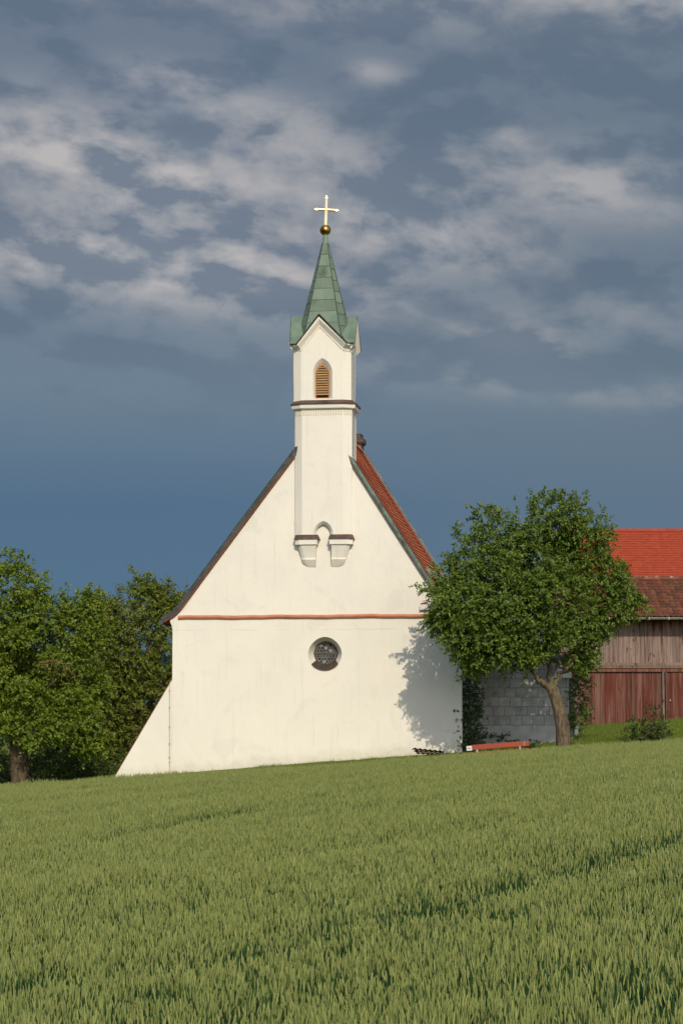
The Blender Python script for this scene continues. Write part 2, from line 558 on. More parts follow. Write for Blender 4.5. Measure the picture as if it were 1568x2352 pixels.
def face_with_holes(loops, v):
    """vertices and triangles of a flat (u, w) outline with holes in plane v"""
    bm = bmesh.new()
    edges = []
    for lp in loops:
        vs = [bm.verts.new((u, v, w)) for u, w in lp]
        edges += [bm.edges.new((vs[i], vs[(i + 1) % len(vs)])) for i in range(len(vs))]
    bmesh.ops.triangle_fill(bm, use_beauty=True, edges=edges)
    bm.verts.index_update()
    vs = [tuple(q.co) for q in bm.verts]
    fs = [tuple(q.index for q in f.verts) for f in bm.faces]
    bm.free()
    return vs, fs


def lancet(xl, xr, xc, ws, wa, n=8):
    """pointed arch from the left springing over the apex to the right springing"""
    out = []
    for side, x0 in ((0, xl), (1, xr)):
        h, r = abs(xc - x0), wa - ws
        Rr = (h * h + r * r) / (2 * h)
        pe = math.atan2(r, Rr - h)
        pts = []
        for i in range(n + 1):
            ph = pe * i / n
            d = Rr - Rr * math.cos(ph)
            pts.append((x0 + d if side == 0 else x0 - d, ws + Rr * math.sin(ph)))
        out.append(pts)
    return out[0] + out[1][::-1][1:]


# ------------------------------------------------------------------ ground
def smooth(a, b, x):
    t = np.clip((x - a) / (b - a), 0, 1)
    return t * t * (3 - 2 * t)


def wheat_top(x, y):
    return ZC + np.interp(y, [-20, 0, 10, 25, 40, 62, 80], [-1.7, -1.5, -1.26, -.97, -.82, -.70, -.66]) + .07 * 30 * np.tanh(np.asarray(x) / 30)


def ground_z(x, y):
    x = np.asarray(x, float)
    y = np.asarray(y, float)
    zf = wheat_top(x, y) - .75
    xs = 40 * np.tanh(x / 40)
    zl = ZC - .75 + .082 * xs + .02 * (np.minimum(y, 100) - 70) - .05 * np.maximum(-6 - xs, 0)
    zl = zl - 6.0 * smooth(105, 400, y)
    s = smooth(66.0, 70.0, y)
    z = zf * (1 - s) + zl * s
    far = smooth(150, 900, np.hypot(x, y))
    return z * (1 - far) + (-6.0) * far


def gz(x, y):
    return float(ground_z(x, y))


def build_ground():
    xs = np.unique(np.concatenate([np.linspace(-24, 24, 97), np.sign(np.linspace(-1, 1, 41)) * np.abs(np.linspace(-1, 1, 41)) ** 3 * 3000]))
    ys = np.unique(np.concatenate([np.linspace(-10, 110, 241), -np.abs(np.linspace(0, 1, 14)) ** 2 * 1500 - 10, 110 + np.linspace(0, 1, 30) ** 2.5 * 3000]))
    X, Y = np.meshgrid(xs, ys)
    Z = ground_z(X, Y)
    rng = np.random.RandomState(3)
    near = (np.abs(X) < 24) & (Y < 110) & (Y > -10)
    Z = Z + np.where(near, rng.normal(0, .008, Z.shape), 0)
    v = np.stack([X, Y, Z], -1).reshape(-1, 3)
    nx, ny = len(xs), len(ys)
    i = np.arange(ny - 1)[:, None] * nx + np.arange(nx - 1)[None, :]
    f = np.stack([i, i + 1, i + nx + 1, i + nx], -1).reshape(-1, 4)
    m = bpy.data.materials.new('ground')
    m.use_nodes = True
    t = NT(m.node_tree)
    tc = t.n('ShaderNodeTexCoord').outputs['Object']
    sep = t.n('ShaderNodeSeparateXYZ')
    t.put(sep.inputs[0], tc)
    lawn = t.mix(t.ramp(t.noise(tc, 1.3, 6, .65), .35, .65), (.085, .125, .018), (.135, .165, .028))
    lawn = t.mix(t.ramp(t.noise(tc, .45, 4, .6), .56, .72, 0, .6), lawn, (.15, .125, .05))
    soil = t.mix(t.ramp(t.noise(tc, 6, 5), .35, .65), (.060, .052, .030), (.035, .045, .018))
    edge = t.m('ADD', sep.outputs[1], t.m('MULTIPLY', t.noise(tc, 2.0, 3), .6))
    col = t.mix(t.ramp(edge, 65.2, 65.6), soil, lawn)
    b = t.n('ShaderNodeBsdfPrincipled')
    t.put(b.inputs['Base Color'], col)
    b.inputs['Roughness'].default_value = .95
    b.inputs['Specular IOR Level'].default_value = .1
    bn = t.n('ShaderNodeBump')
    bn.inputs['Strength'].default_value = .6
    bn.inputs['Distance'].default_value = .05
    t.put(bn.inputs['Height'], t.noise(tc, 18, 5, .6))
    t.t.links.new(bn.outputs[0], b.inputs['Normal'])
    o = t.n('ShaderNodeOutputMaterial')
    t.t.links.new(b.outputs[0], o.inputs[0])
    me = np_mesh('ground', v, f, m)
    me.polygons.foreach_set('use_smooth', [True] * len(me.polygons))
    g = link('ground', me)
    g['kind'] = 'structure'
    g['label'] = 'sloping farmland under the wheat and the lawn'


build_ground()

# ------------------------------------------------------------------ the chapel
church = thing('chapel', 'white plastered chapel with steep gable and green copper spire', 'chapel', O, -YAW)


def build_walls():
    wb = -1.9
    u_l = L(396, 1500)[0]
    u_r = L(1060, 1600)[0]
    left = [L(396.2, 1446), L(394, 1436), L(390.7, 1429), L(390.7, 1424), L(405, 1415), L(413, 1407), L(421, 1396)]
    apex = L(741.4, 966)
    right = [L(975, 1331), L(1006, 1372), L(1064, 1424), L(1064, 1432), L(1060, 1446)]
    outline = [(u_r, wb), (u_l, wb)] + left + [apex] + right
    cu, cw = L(746, 1502)
    r0 = abs(L(784.8, 1502)[0] - L(707.5, 1502)[0]) / 2
    vg = .32
    iu, iw = L(747.8, 1501, vg)
    r1 = abs(L(774.6, 1501, vg)[0] - L(721, 1501, vg)[0]) / 2
    n = 40
    # the outer rim is a little pointed at the top, as laid by hand
    def rim(k):
        a = 2 * math.pi * k / n
        f = 1.0 + .035 * max(0, math.sin(a)) ** 6 - .03 * max(0, math.sin(a)) * abs(math.cos(a)) * 1.2
        return cu + r0 * f * math.cos(a), cw + r0 * .965 * f * math.sin(a)
    hole = [rim(k) for k in range(n)]
    inner = [(iu + r1 * math.cos(2 * math.pi * k / n), iw + r1 * math.sin(2 * math.pi * k / n)) for k in range(n)]
    b = MB()
    b.add(*face_with_holes([outline, hole], 0.0))
    b.loft([[(u, 0, w) for u, w in hole], [(u, vg + .06, w) for u, w in inner]], True, False)
    no = len(outline)
    vs = [(u, 0, w) for u, w in outline] + [(u, 9.1, w) for u, w in outline]
    b.add(vs, [(i, i + no, (i + 1) % no + no, (i + 1) % no) for i in range(no)] + [tuple(range(2 * no - 1, no - 1, -1))])
    wall = b.build('wall', PLASTER, church)
    # merge the seam so that the plaster is one skin
    bm = bmesh.new()
    bm.from_mesh(wall.data)
    bmesh.ops.remove_doubles(bm, verts=bm.verts, dist=.0005)
    bmesh.ops.recalc_face_normals(bm, faces=bm.faces)
    bm.to_mesh(wall.data)
    bm.free()

    # round leaded window
    win = MB()
    nn = 40
    ring = lambda r, v: [(iu + r * math.cos(2 * math.pi * k / nn), v, iw + r * math.sin(2 * math.pi * k / nn)) for k in range(nn)]
    win.loft([ring(r1 - .004, vg + .012), ring(r1 - .03, vg + .010), ring(r1 - .034, vg + .05), ring(r1 + .02, vg + .05)], True, False)
    win.add(ring(r1 + .05, vg + .10), [tuple(range(nn))])
    window = win.build('window', COPPER_BROWN, church)
    window['label'] = 'round leaded window of hexagonal panes'
    dx = .0965
    dy = dx * .866
    hexr = dx / math.sqrt(3)
    lat = MB()
    k = 0
    rng = random.Random(11)
    for j in range(-5, 6):
        for i in range(-5, 6):
            x = (i + (.5 if j % 2 else 0)) * dx
            z = j * dy
            if math.hypot(x, z) > r1 + .03:
                continue
            pts = [(hexr * math.sin(math.pi / 3 * q), hexr * math.cos(math.pi / 3 * q)) for q in range(6)]
            lat.loft([[(iu + x + p[0], vg + .030, iw + z + p[1]) for p in pts], [(iu + x + p[0] * .86, vg + .022, iw + z + p[1] * .86) for p in pts],
                      [(iu + x + p[0] * .82, vg + .032, iw + z + p[1] * .82) for p in pts]], True, False)
            pane = MB().loft([[(p[0] * .90, .004, p[1] * .90) for p in pts], [(p[0] * .90, 0, p[1] * .90) for p in pts]])
            po = pane.build('pane', GLASS_DARK if rng.random() > .06 else LEAD, window, loc=(iu + x, vg + .034, iw + z))
            po.rotation_euler = (rng.uniform(-.06, .06), 0, rng.uniform(-.06, .06))
            k += 1
    lat.build('lead_lattice', LEAD, window, fix=True)
    MB().box(iu - r1 - .01, iu + r1 + .01, vg - .004, vg + .02, iw - .019, iw + .019).build('glazing_bar', COPPER_BROWN, window)
    # copper sill in the lower splay
    a0, a1, q = R(219), R(322), 14
    rows = []
    for f, dv in ((0, 0), (1, 0)):
        pass
    up, lip = [], []
    sill = MB()
    rings = []
    for i in range(q + 1):
        a = a0 + (a1 - a0) * i / q
        oi_, oo = (iu + r1 * math.cos(a), iw + r1 * math.sin(a)), (cu + r0 * math.cos(a), cw + r0 * .965 * math.sin(a))
        rings.append([(oi_[0], vg + .03, oi_[1] + .035), (oo[0], -.035, oo[1] + .012), (oo[0], -.035, oo[1] - .012), (oi_[0], vg + .03, oi_[1] - .005)])
    sill.loft(rings).build('sill', COPPER_BROWN, church)

    # moulded string course
    ua, ub = L(410, 1417)[0], L(1052, 1414)[0]
    wt, wbm = L(745, 1411.5)[1], L(745, 1420.5)[1]
    h = wt - wbm
    prof = [(.0, wt), (-.03, wt - .01), (-.075, wt - h * .30), (-.085, wt - h * .55), (-.07, wt - h * .8), (-.05, wbm), (.0, wbm)]
    m_ = 30
    rr = []
    for i in range(m_ + 1):
        u = ua + (ub - ua) * i / m_
        dz = .008 * math.sin(i * .7) + .006 * math.sin(i * 1.9)
        e = 0 if 0 < i < m_ else .0
        rr.append([(u, v + .003, w + dz) for v, w in prof])
    MB().loft(rr).build('string_course', TERRACOTTA, church)

    # raking buttress on the downhill side, set back a little from the front
    bt = MB()
    p = [L(394.5, 1563, .05), L(265, 1783, .05), (L(240, 1826, .05)), (u_l + .05, wb), (u_l + .05, L(394, 1563, .05)[1])]
    bt.prism_v(p, .035, 1.0)
    bt.build('buttress', PLASTER, church)
    cap = MB()
    p0, p1 = L(396, 1560, .05), L(250, 1808, .05)
    d = Vector((p1[0] - p0[0], p1[1] - p0[1])).normalized()
    nrm = Vector((-abs(d.y), abs(d.x)))
    quad = [(p0[0], p0[1]), (p1[0], p1[1]), (p1[0] + nrm.x * .014, p1[1] + nrm.y * .014), (p0[0] + nrm.x * .014, p0[1] + nrm.y * .014)]
    cap.prism_v(quad, .02, 1.03)
    cap.build('buttress_coping', VERGE_RED, church)


build_walls()


def offset_path(path, d):
    """shift a (u, w) polyline sideways, to the left of its direction"""
    out = []
    for i, p in enumerate(path):
        a = Vector(path[max(i - 1, 0)])
        b = Vector(path[min(i + 1, len(path) - 1)])
        t = (b - a).normalized()
        out.append((p[0] - t.y * d, p[1] + t.x * d))
    return out


RIGHT_EAVE = [L(741.4, 964), L(808, 1069), L(900, 1214), L(975, 1330), L(1006, 1371), L(1072, 1428)]
LEFT_EAVE = [L(741.4, 964), L(676, 1053), L(560, 1207), L(470, 1329), L(421, 1396), L(403, 1415), L(376, 1431)]


def resample(path, step):
    pts = [Vector(p) for p in path]
    acc = [0]
    for a, b in zip(pts, pts[1:]):
        acc.append(acc[-1] + (b - a).length)
    n = max(2, int(acc[-1] / step) + 1)
    out = []
    for i in range(n + 1):
        s = acc[-1] * i / n
        k = max(j for j in range(len(acc)) if acc[j] <= s + 1e-9)
        k = min(k, len(pts) - 2)
        f = (s - acc[k]) / (acc[k + 1] - acc[k])
        out.append(tuple(pts[k].lerp(pts[k + 1], f)))
    return out


def build_roof():
    V0, V1 = -.02, 9.25
    th = .10
    base = MB()
    for path, sg in ((RIGHT_EAVE, 1), (LEFT_EAVE, -1)):
        up = offset_path(path, th * sg)
        poly = list(path) + up[::-1]
        base.prism_v(poly, V0 + .06, V1)
    roof = base.build('roof', TILE_OLD, church)
    roof['label'] = 'old red clay tile roof with sagging courses'
    rng = random.Random(5)
    # courses of clay tiles; the roof sags between the rafters
    for path, sg in ((RIGHT_EAVE, 1), (LEFT_EAVE, -1)):
        pts = resample(offset_path(path, th * sg), .178)
        for i in range(len(pts) - 1):
            a, b = Vector(pts[i]), Vector(pts[i + 1])
            d = (b - a).normalized()
            nrm = Vector((-d.y, d.x)) * sg
            c = MB()
            nv = 50
            top, bot, bot2 = [], [], []
            ph = rng.uniform(0, .3)
            for k in range(nv + 1):
                v = V0 + .13 + (V1 - V0 - .13) * k / nv
                sag = .035 * math.sin(v * 1.35 + .4) + .012 * math.sin(v * 3.3 + 1.1 + ph)
                j = rng.uniform(-.012, .012) + (.014 if k % 2 else 0)
                p0 = a + nrm * (.004 + sag * .55)
                p1 = b + d * (.03 + j * .6 + sag * .8) + nrm * (.042 + sag * .55)
                p2 = p1 - nrm * .038
                top.append((p0.x, v, p0.y))
                bot.append((p1.x, v, p1.y))
                bot2.append((p2.x, v, p2.y))
            c.loft([top, bot, bot2], False, False)
            c.build('tile_course', TILE_OLD, roof, fix=False)
    # ridge
    rg = MB()
    ax, aw = RIGHT_EAVE[0]
    for k in range(24):
        v = .9 + k * .345
        prof = [(-.16, -.06), (-.10, .05), (0, .095), (.10, .05), (.16, -.06)]
        r0 = [(ax + p[0], v, aw + .10 + p[1]) for p in prof]
        r1 = [(ax + p[0] * .9, v + .38, aw + .088 + p[1] * .9) for p in prof]
        MB().loft([r0, r1], True, True).build('ridge_tile', TILE_OLD, roof)
    # metal flashing and trim along both gable edges
    for path, sg, mm, tm, wid, nm in ((RIGHT_EAVE, 1, COPPER_PALE, COPPER_BROWN, .100, 'verge_flashing'), (LEFT_EAVE, -1, COPPER_DARK, VERGE_RED, .155, 'verge_flashing')):  # left verge: same copper, its shaded side painted as a darker colour
        inn = offset_path(path, .035 * sg)
        out = offset_path(path, (.035 + wid) * sg)
        mid = offset_path(path, (.035 + wid * .55) * sg)
        rings = []
        for p, q, m_ in zip(inn, out, mid):
            rings.append([(p[0], -.10, p[1]), (m_[0], -.115, m_[1]), (q[0], -.06, q[1]), (q[0], .13, q[1]), (p[0], .13, p[1])])
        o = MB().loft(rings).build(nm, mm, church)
        o['label'] = 'verdigris copper edge of the roof' if sg > 0 else 'dark metal edge of the roof, shade put into its colour'
        trim = [(p, q) for p, q in zip(path, inn)]
        MB().loft([[(p[0], -.035, p[1]), (p[0], -.085, p[1]), (q[0], -.085, q[1]), (q[0], -.035, q[1])] for p, q in trim]).build('verge_trim', tm, church)
        # bright fixing studs
        rs = resample(mid, .95)
        for p in rs[1:-1]:
            MB().sphere((p[0], -.12, p[1]), .016, 6, 4).build('stud', STEEL, o)
    # far verge: thin pale edge of the roof's back end
    up = offset_path(RIGHT_EAVE, (th + .06))
    MB().loft([[(p[0], V1 - .03, p[1] - .02), (p[0], V1 + .06, p[1] - .02), (p[0], V1 + .06, p[1] + .035), (p[0], V1 - .03, p[1] + .035)] for p in up]).build('rear_verge', COPPER_PALE, church)
    # lightning conductor down the tiles
    up = offset_path(RIGHT_EAVE, (th + .11))
    pth = [(p[0], 7.05, p[1]) for p in up[:-1]]
    lc = MB().tube(pth, .012, 5).build('lightning_conductor', STEEL, church)
    # gutter stub at the low left eave
    e = LEFT_EAVE[-1]
    pts = [(e[0] - .06, v, e[1] + .01) for v in (-.14, 9.2)]
    MB().tube(pts, .075, 10).build('gutter', COPPER_DARK, church)
    MB().tube([(e[0] - .02, -.02, e[1] - .06), (L(396, 1448)[0] - .01, -.02, L(396, 1452)[1])], .010, 5).build('gutter_stay', STEEL, church)


build_roof()


# ------------------------------------------------------------------ bell tower
VF, VB, CH = -.20, 1.10, .14              # front, back and corner cut of the tower
VAX = (VF + VB) / 2


def octagon(ul0, ul1, ur1, ur0, d=0.0):
    """plan of the tower, grown outward by d, anticlockwise from the front left"""
    e = d * .41
    return [(ul1 - e, VF - d), (ur1 + e, VF - d), (ur0 + d, VF + CH - e), (ur0 + d, VB - CH + e), (ur1 + e, VB + d), (ul1 - e, VB + d), (ul0 - d, VB - CH + e), (ul0 - d, VF + CH - e)]


LOW = (L(677.2, 1100, VF + CH)[0], L(693, 1100, VF)[0], L(787, 1100, VF)[0], L(808.2, 1100, VF + CH)[0])
TOP = (L(673.8, 860, VF + CH)[0], L(690.8, 860, VF)[0], L(786.2, 860, VF)[0], L(806.3, 860, VF + CH)[0])


def build_tower():
    W = lambda row, v=VF: L(740, row, v)[1]
    # shaft with the pointed niche at its foot
    wb, wt = W(1228.5), W(938)
    oc = octagon(*LOW)
    nl, nr, nc = L(720.5, 1226, VF)[0], L(764, 1226, VF)[0], L(742.5, 1197, VF)[0]
    il, ir, ic = L(725, 1226, VF + .09)[0], L(759, 1226, VF + .09)[0], L(742.7, 1203.5, VF + .09)[0]
    outer = [(nl, wb)] + lancet(nl, nr, nc, wb + .05, W(1196.5)) + [(nr, wb)]
    inner = [(il, wb)] + lancet(il, ir, ic, wb + .05, L(742, 1203.5, VF + .09)[1]) + [(ir, wb)]
    b = MB()
    front = [(oc[0][0], wb)] + outer + [(oc[1][0], wb), (oc[1][0], wt), (oc[0][0], wt)]
    b.add(*face_with_holes([front], VF))
    b.loft([[(u, VF, w) for u, w in outer], [(u, VF + .09, w) for u, w in inner], [(u, .01, w) for u, w in inner]], False, False)
    for i in range(1, 8):
        p, q = oc[i], oc[(i + 1) % 8]
        b.add([(p[0], p[1], wb), (q[0], q[1], wb), (q[0], q[1], wt), (p[0], p[1], wt)], [(0, 1, 2, 3)])
    b.add([(u, v, wt) for u, v in oc], [tuple(range(8))])
    # undersides
    b.add([(oc[0][0], VF, wb), (nl, VF, wb), (il, VF + .09, wb), (il, .01, wb), (oc[7][0], .01, wb), (oc[7][0], oc[7][1], wb)], [tuple(range(6))])
    b.add([(oc[1][0], VF, wb), (nr, VF, wb), (ir, VF + .09, wb), (ir, .01, wb), (oc[2][0], .01, wb), (oc[2][0], oc[2][1], wb)], [tuple(range(6))])
    tower = b.build('tower', PLASTER, church, fix=True)
    tower['label'] = 'narrow plastered bell tower with cut corners'

    # two corbels that carry the tower
    for sgn, (cx0, cx1, sx0, sx1, f0, f1) in ((-1, (673.5, 732.5, 676.8, 728, 684, 725.2)), (1, (753.3, 812, 756.2, 809, 760.8, 803.6))):
        def plan(a, c, row, vf, cut):
            ua, uc = L(a, row, vf)[0], L(c, row, vf)[0]
            if sgn < 0:
                return [(ua + cut, vf), (uc, vf), (uc, .012), (ua, .012), (ua, vf + cut * .55)]
            return [(ua, vf), (uc - cut, vf), (uc, vf + cut * .55), (uc, .012), (ua, .012)]
        def slab(name, m, parent, p_lo, w_lo, p_hi, w_hi):
            return MB().loft([[(u, v, w_lo) for u, v in p_lo], [(u, v, w_hi) for u, v in p_hi]]).build(name, m, parent)
        rows = [(1249.5, f0, f1, -.235), (1268, f0 + 4.2 * (sgn < 0), f1 - 5.5 * (sgn > 0), -.165), (1281, f0 + 7.6 * (sgn < 0), f1 - 9.5 * (sgn > 0), -.125),
                (1285, f0 + 8.6 * (sgn < 0), f1 - 10.5 * (sgn > 0), -.140), (1293, f0 + 10.0 * (sgn < 0), f1 - 12 * (sgn > 0), -.085), (1299, f0 + 14.0 * (sgn < 0), f1 - 14.5 * (sgn > 0), -.04),
                (1303, f0 + 20 * (sgn < 0) + 3 * (sgn > 0), f1 - 17 * (sgn > 0), -.004)]
        rings = []
        for row, a, c, vf in rows:
            rings.append([(u, v, L(742, row, vf)[1]) for u, v in plan(a, c, row, vf, .10)])
        corbel = MB().loft(rings).build('corbel', PLASTER, church)
        p = plan(sx0, sx1, 1244, -.275, .13)
        slab('corbel_cap', PLASTER, corbel, p, L(742, 1250, -.275)[1], p, L(742, 1238.3, -.275)[1])
        lo = plan(cx0, cx1, 1236, -.305, .14)
        hi = plan(cx0 + 4, cx1 - 4, 1229, -.225, .13)
        slab('corbel_flashing', COPPER_BROWN, corbel, lo, L(742, 1238, -.305)[1], hi, L(742, 1227.6, -.225)[1])

    # frieze of little blind arches under the cornice
    w0, w1 = W(953), W(941)
    nF = 15
    u0, u1 = LOW[1] + .05, LOW[2] - .05
    rib = MB().box(-.018, .018, -.014, .004, 0, w1 - w0 - .02)
    rm = rib.mesh('frieze_rib', PLASTER)
    for k in range(nF + 1):
        link('frieze_rib', rm, tower, (u0 + (u1 - u0) * k / nF, VF - .001, w0))
    for s_, (pa, pb) in ((-1, (oc[7], oc[0])), (1, (oc[1], oc[2]))):
        d = Vector((pb[0] - pa[0], pb[1] - pa[1]))
        ang = math.atan2(d.y, d.x)
        for k in range(4):
            f = .16 + .68 * k / 3
            o = link('frieze_rib', rm, tower, (pa[0] + d.x * f, pa[1] + d.y * f, w0))
            o.rotation_euler = (0, 0, ang)
    for nm, (wa, wbb) in (('frieze_band', (W(940.8), W(938.5))),):
        o1 = octagon(*LOW, d=.018)
        MB().loft([[(u, v, wa) for u, v in o1], [(u, v, wbb + .02) for u, v in o1]]).build(nm, PLASTER, tower)

    # main cornice and its metal cover
    rings = []
    for row, d in ((939.2, .03), (937, .085), (935.5, .095), (929, .105), (927.5, .105)):
        rings.append([(u, v, W(row, VF - d)) for u, v in octagon(*LOW, d=d)])
    MB().loft(rings).build('cornice', PLASTER, tower)
    rings = []
    for row, d in ((927.4, .135), (924.8, .14), (918.3, .015)):
        rings.append([(u, v, W(row, VF - d)) for u, v in octagon(*LOW, d=d)])
    MB().loft(rings).build('cornice_flashing', COPPER_BROWN, tower)

    # bell stage with louvred lancet and gable
    b = MB()
    ot = octagon(*TOP)
    wb, we = W(921), W(797)
    ol, orr, ocx = L(718.6, 880, VF)[0], L(763, 880, VF)[0], L(739.4, 822, VF)[0]
    il, ir, icx = L(723.8, 880, VF + .13)[0], L(756.8, 880, VF + .13)[0], L(739.2, 834, VF + .13)[0]
    hb = W(915)
    hole = [(ol, hb)] + lancet(ol, orr, ocx, W(856), W(822)) + [(orr, hb)]
    hin = [(il, W(914.5))] + lancet(il, ir, icx, L(740, 860, VF + .13)[1], L(740, 834, VF + .13)[1]) + [(ir, W(914.5))]
    gable_l, gable_r = (ot[0][0], we), (ot[1][0], we)
    ga = L(733, 738, VF)
    front = [(ot[0][0], wb), (ot[1][0], wb), gable_r, ga, gable_l]
    b.add(*face_with_holes([front, hole], VF))
    b.loft([[(u, VF, w) for u, w in hole], [(u, VF + .13, w) for u, w in hin]], True, False)
    for i in range(1, 8):
        p, q = ot[i], ot[(i + 1) % 8]
        side = [(p[0], p[1], wb), (q[0], q[1], wb), (q[0], q[1], we), (p[0], p[1], we)]
        if i in (2, 4, 6):       # the other gables
            side.insert(3, ((p[0] + q[0]) / 2, (p[1] + q[1]) / 2, W(738)))
        b.add(side, [tuple(range(len(side)))])
    b.build('bell_stage', PLASTER, tower)

    # louvre: frame and single slats
    vv = VF + .105
    fr = MB()
    off = .032
    hin2 = [(il + off, hin[0][1] + off)] + lancet(il + off, ir - off, icx, L(740, 860, VF + .13)[1], L(740, 840, VF + .13)[1]) + [(ir - off, hin[0][1] + off)]
    fr.loft([[(u, vv, w) for u, w in hin], [(u, vv, w) for u, w in hin2], [(u, vv + .07, w) for u, w in hin2]], True, False)
    fr.add([(il, vv + .09, hin[0][1]), (ir, vv + .09, hin[0][1]), (ir, vv + .09, W(834)), (il, vv + .09, W(834))], [(0, 1, 2, 3)])
    louvre = fr.build('louvre_window', WOOD_OCHRE, tower)
    louvre['label'] = 'ochre louvred bell opening'
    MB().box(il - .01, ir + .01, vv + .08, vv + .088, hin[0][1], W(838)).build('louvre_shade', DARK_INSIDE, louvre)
    rows = [906 + i * -5.62 for i in range(12)]
    for r_ in rows:
        w = L(740, r_, vv)[1]
        half = (ir - il) / 2 - off - .003
        if r_ < 858:
            t_ = (858 - r_) / 20
            half *= max(.35, 1 - .45 * t_ ** 1.5)
        cu = (il + ir) / 2
        s_ = MB()
        s_.add([(cu - half, vv + .055, w + .055), (cu + half, vv + .055, w + .055), (cu + half, vv + .005, w + .002), (cu - half, vv + .005, w + .002),
                (cu - half, vv + .055, w + .043), (cu + half, vv + .055, w + .043), (cu + half, vv + .005, w - .012), (cu - half, vv + .005, w - .012)],
               [(0, 1, 2, 3), (7, 6, 5, 4), (3, 2, 6, 7), (0, 3, 7, 4), (1, 5, 6, 2), (0, 4, 5, 1)])
        s_.build('slat', SLAT_OCHRE, louvre)

    # raking mouldings of the front gable with short returns at the corners
    def g3(pts, v):
        return [(u, v, w) for u, w in pts]
    vo, vm_ = VF - .15, VF - .10
    p_out = [L(667, 791.5, vo), L(682, 790, vo), L(732, 726, vo), L(795, 786.5, vo), L(813, 788.5, vo)]
    p_low = [L(668, 795, vo), L(683.5, 793.5, vo), L(732.2, 732, vo), L(793.5, 790.5, vo), L(812, 792.5, vo)]
    p_mid = [L(670, 797.5, vm_), L(686, 796, vm_), L(733, 738, vm_), L(791.5, 793.5, vm_), L(810, 795.5, vm_)]
    p_mi2 = [L(673, 802, VF - .03), L(690, 801, VF - .03), L(733.6, 746, VF - .03), L(788, 799, VF - .03), L(807, 801, VF - .03)]
    p_in = [L(674, 807, VF - .02), L(691.5, 806, VF - .02), L(733.6, 750.5, VF - .02), L(787, 804, VF - .02), L(806, 806, VF - .02)]
    p_bk = [(u, w) for u, w in p_in]
    rings = list(zip(g3(p_out, vo), g3(p_low, vo), g3(p_mid, vm_), g3(p_mi2, VF - .03), g3(p_in, VF - .02), g3(p_bk, VF + .01), g3(p_out, VF + .01)))
    # the returns follow the cut corners
    def bend(p, dv):
        return (p[0], p[1] + dv, p[2])
    rings[0] = tuple(bend(p, CH + .02) for p in rings[0])
    rings[-1] = tuple(bend(p, CH + .02) for p in rings[-1])
    MB().loft([list(r) for r in rings]).build('gable_moulding', PLASTER, tower)
    # side and rear mouldings
    for sgn, ux in ((-1, TOP[0]), (1, TOP[3])):
        rr = []
        for v, row in ((VF - .02, 789), (VAX, 727), (VB + .02, 789)):
            w = W(row)
            rr.append([(ux, v, w), (ux + sgn * .13, v, w), (ux + sgn * .12, v, w - .06), (ux + sgn * .03, v, w - .15), (ux, v, w - .19)])
        MB().loft(rr).build('gable_moulding', PLASTER, tower)

    # crossing copper roofs over the gables
    th = .028
    def slab4(a, b_, c, d, name):
        """a slab from four corners, thickened along its normal"""
        a, b_, c, d = map(Vector, (a, b_, c, d))
        n = (b_ - a).cross(d - a).normalized()
        if n.z < 0:
            n = -n
        MB().loft([[a, b_, c, d], [a + n * th, b_ + n * th, c + n * th, d + n * th]]).build(name, COPPER_GREEN, spire)
    spire_axis = L(747, 640, VAX)[0]
    hw = (L(789, 728, VAX)[0] - L(696, 728, VAX)[0]) / 2
    wb, w728, wtop = W(792, VAX), W(728, VAX), W(559, VAX)
    top_h = (L(753.3, 559, VAX)[0] - L(740.7, 559, VAX)[0]) / 2

    def oct_at(w):
        f = (wtop - w) / (wtop - w728)
        h = top_h + (hw - top_h) * f
        if f > 1:
            h += .10 * (f - 1) ** 1.5
        a, c = h * .70, h * .34
        dep = h * .80
        dep = min(dep, VAX - VF - .06)
        return [Vector((spire_axis + x, VAX + y, w)) for x, y in ((-a, -dep), (a, -dep), (h, -c), (h, c), (a, dep), (-a, dep), (-h, c), (-h, -c))]
    levels = [wtop + (wb - wtop) * i / 12 for i in range(13)]
    spire = MB().loft([oct_at(w) for w in levels]).build('spire', COPPER_SEAM, church)
    spire['label'] = 'pointed spire of green weathered copper sheets'
    rng = random.Random(3)
    rows_px = [559, 586, 614, 641, 667, 694, 721, 748, 776, 792]
    for k in range(8):
        shift = 0 if k % 2 == 0 else 7
        rws = [559] + [r_ + shift for r_ in rows_px[1:-1]] + [792]
        for j in range(len(rws) - 1):
            wa, wc = W(rws[j], VAX), W(rws[j + 1], VAX)
            A, B = oct_at(wa), oct_at(wc)
            a0, a1, b0, b1 = A[k], A[(k + 1) % 8], B[k], B[(k + 1) % 8]
            n = (a1 - a0).cross(b0 - a0)
            n = -n.normalized() if n.dot(a0 - Vector((spire_axis, VAX, a0.z))) < 0 else n.normalized()
            cen = (a0 + a1 + b0 + b1) / 4
            def ins(p, lift):
                q = p + (cen - p).normalized() * .009
                return q + n * lift
            l0 = .010 + rng.uniform(-.003, .003)
            lo = l0 + .006
            quad = [ins(a0, l0), ins(a1, l0), ins(b1, lo), ins(b0, lo)]
            bk = [q - n * .008 for q in quad]
            MB().loft([quad, bk]).build('copper_sheet', COPPER_GREEN, spire)
    # standing seams up the front edges of the spire
    for k in (0, 1, 2, 7):
        pts = [oct_at(w)[k] + (oct_at(w)[k] - Vector((spire_axis, VAX, w))).normalized() * .012 for w in levels]
        MB().tube(pts, .011, 5).build('seam', COPPER_SEAM if k in (1, 2) else COPPER_DARK, spire)
    # gable roofs
    vo2 = VF - .19
    ap, el, er = L(732, 721.5, vo2), L(679.5, 791, vo2), L(797, 787.5, vo2)
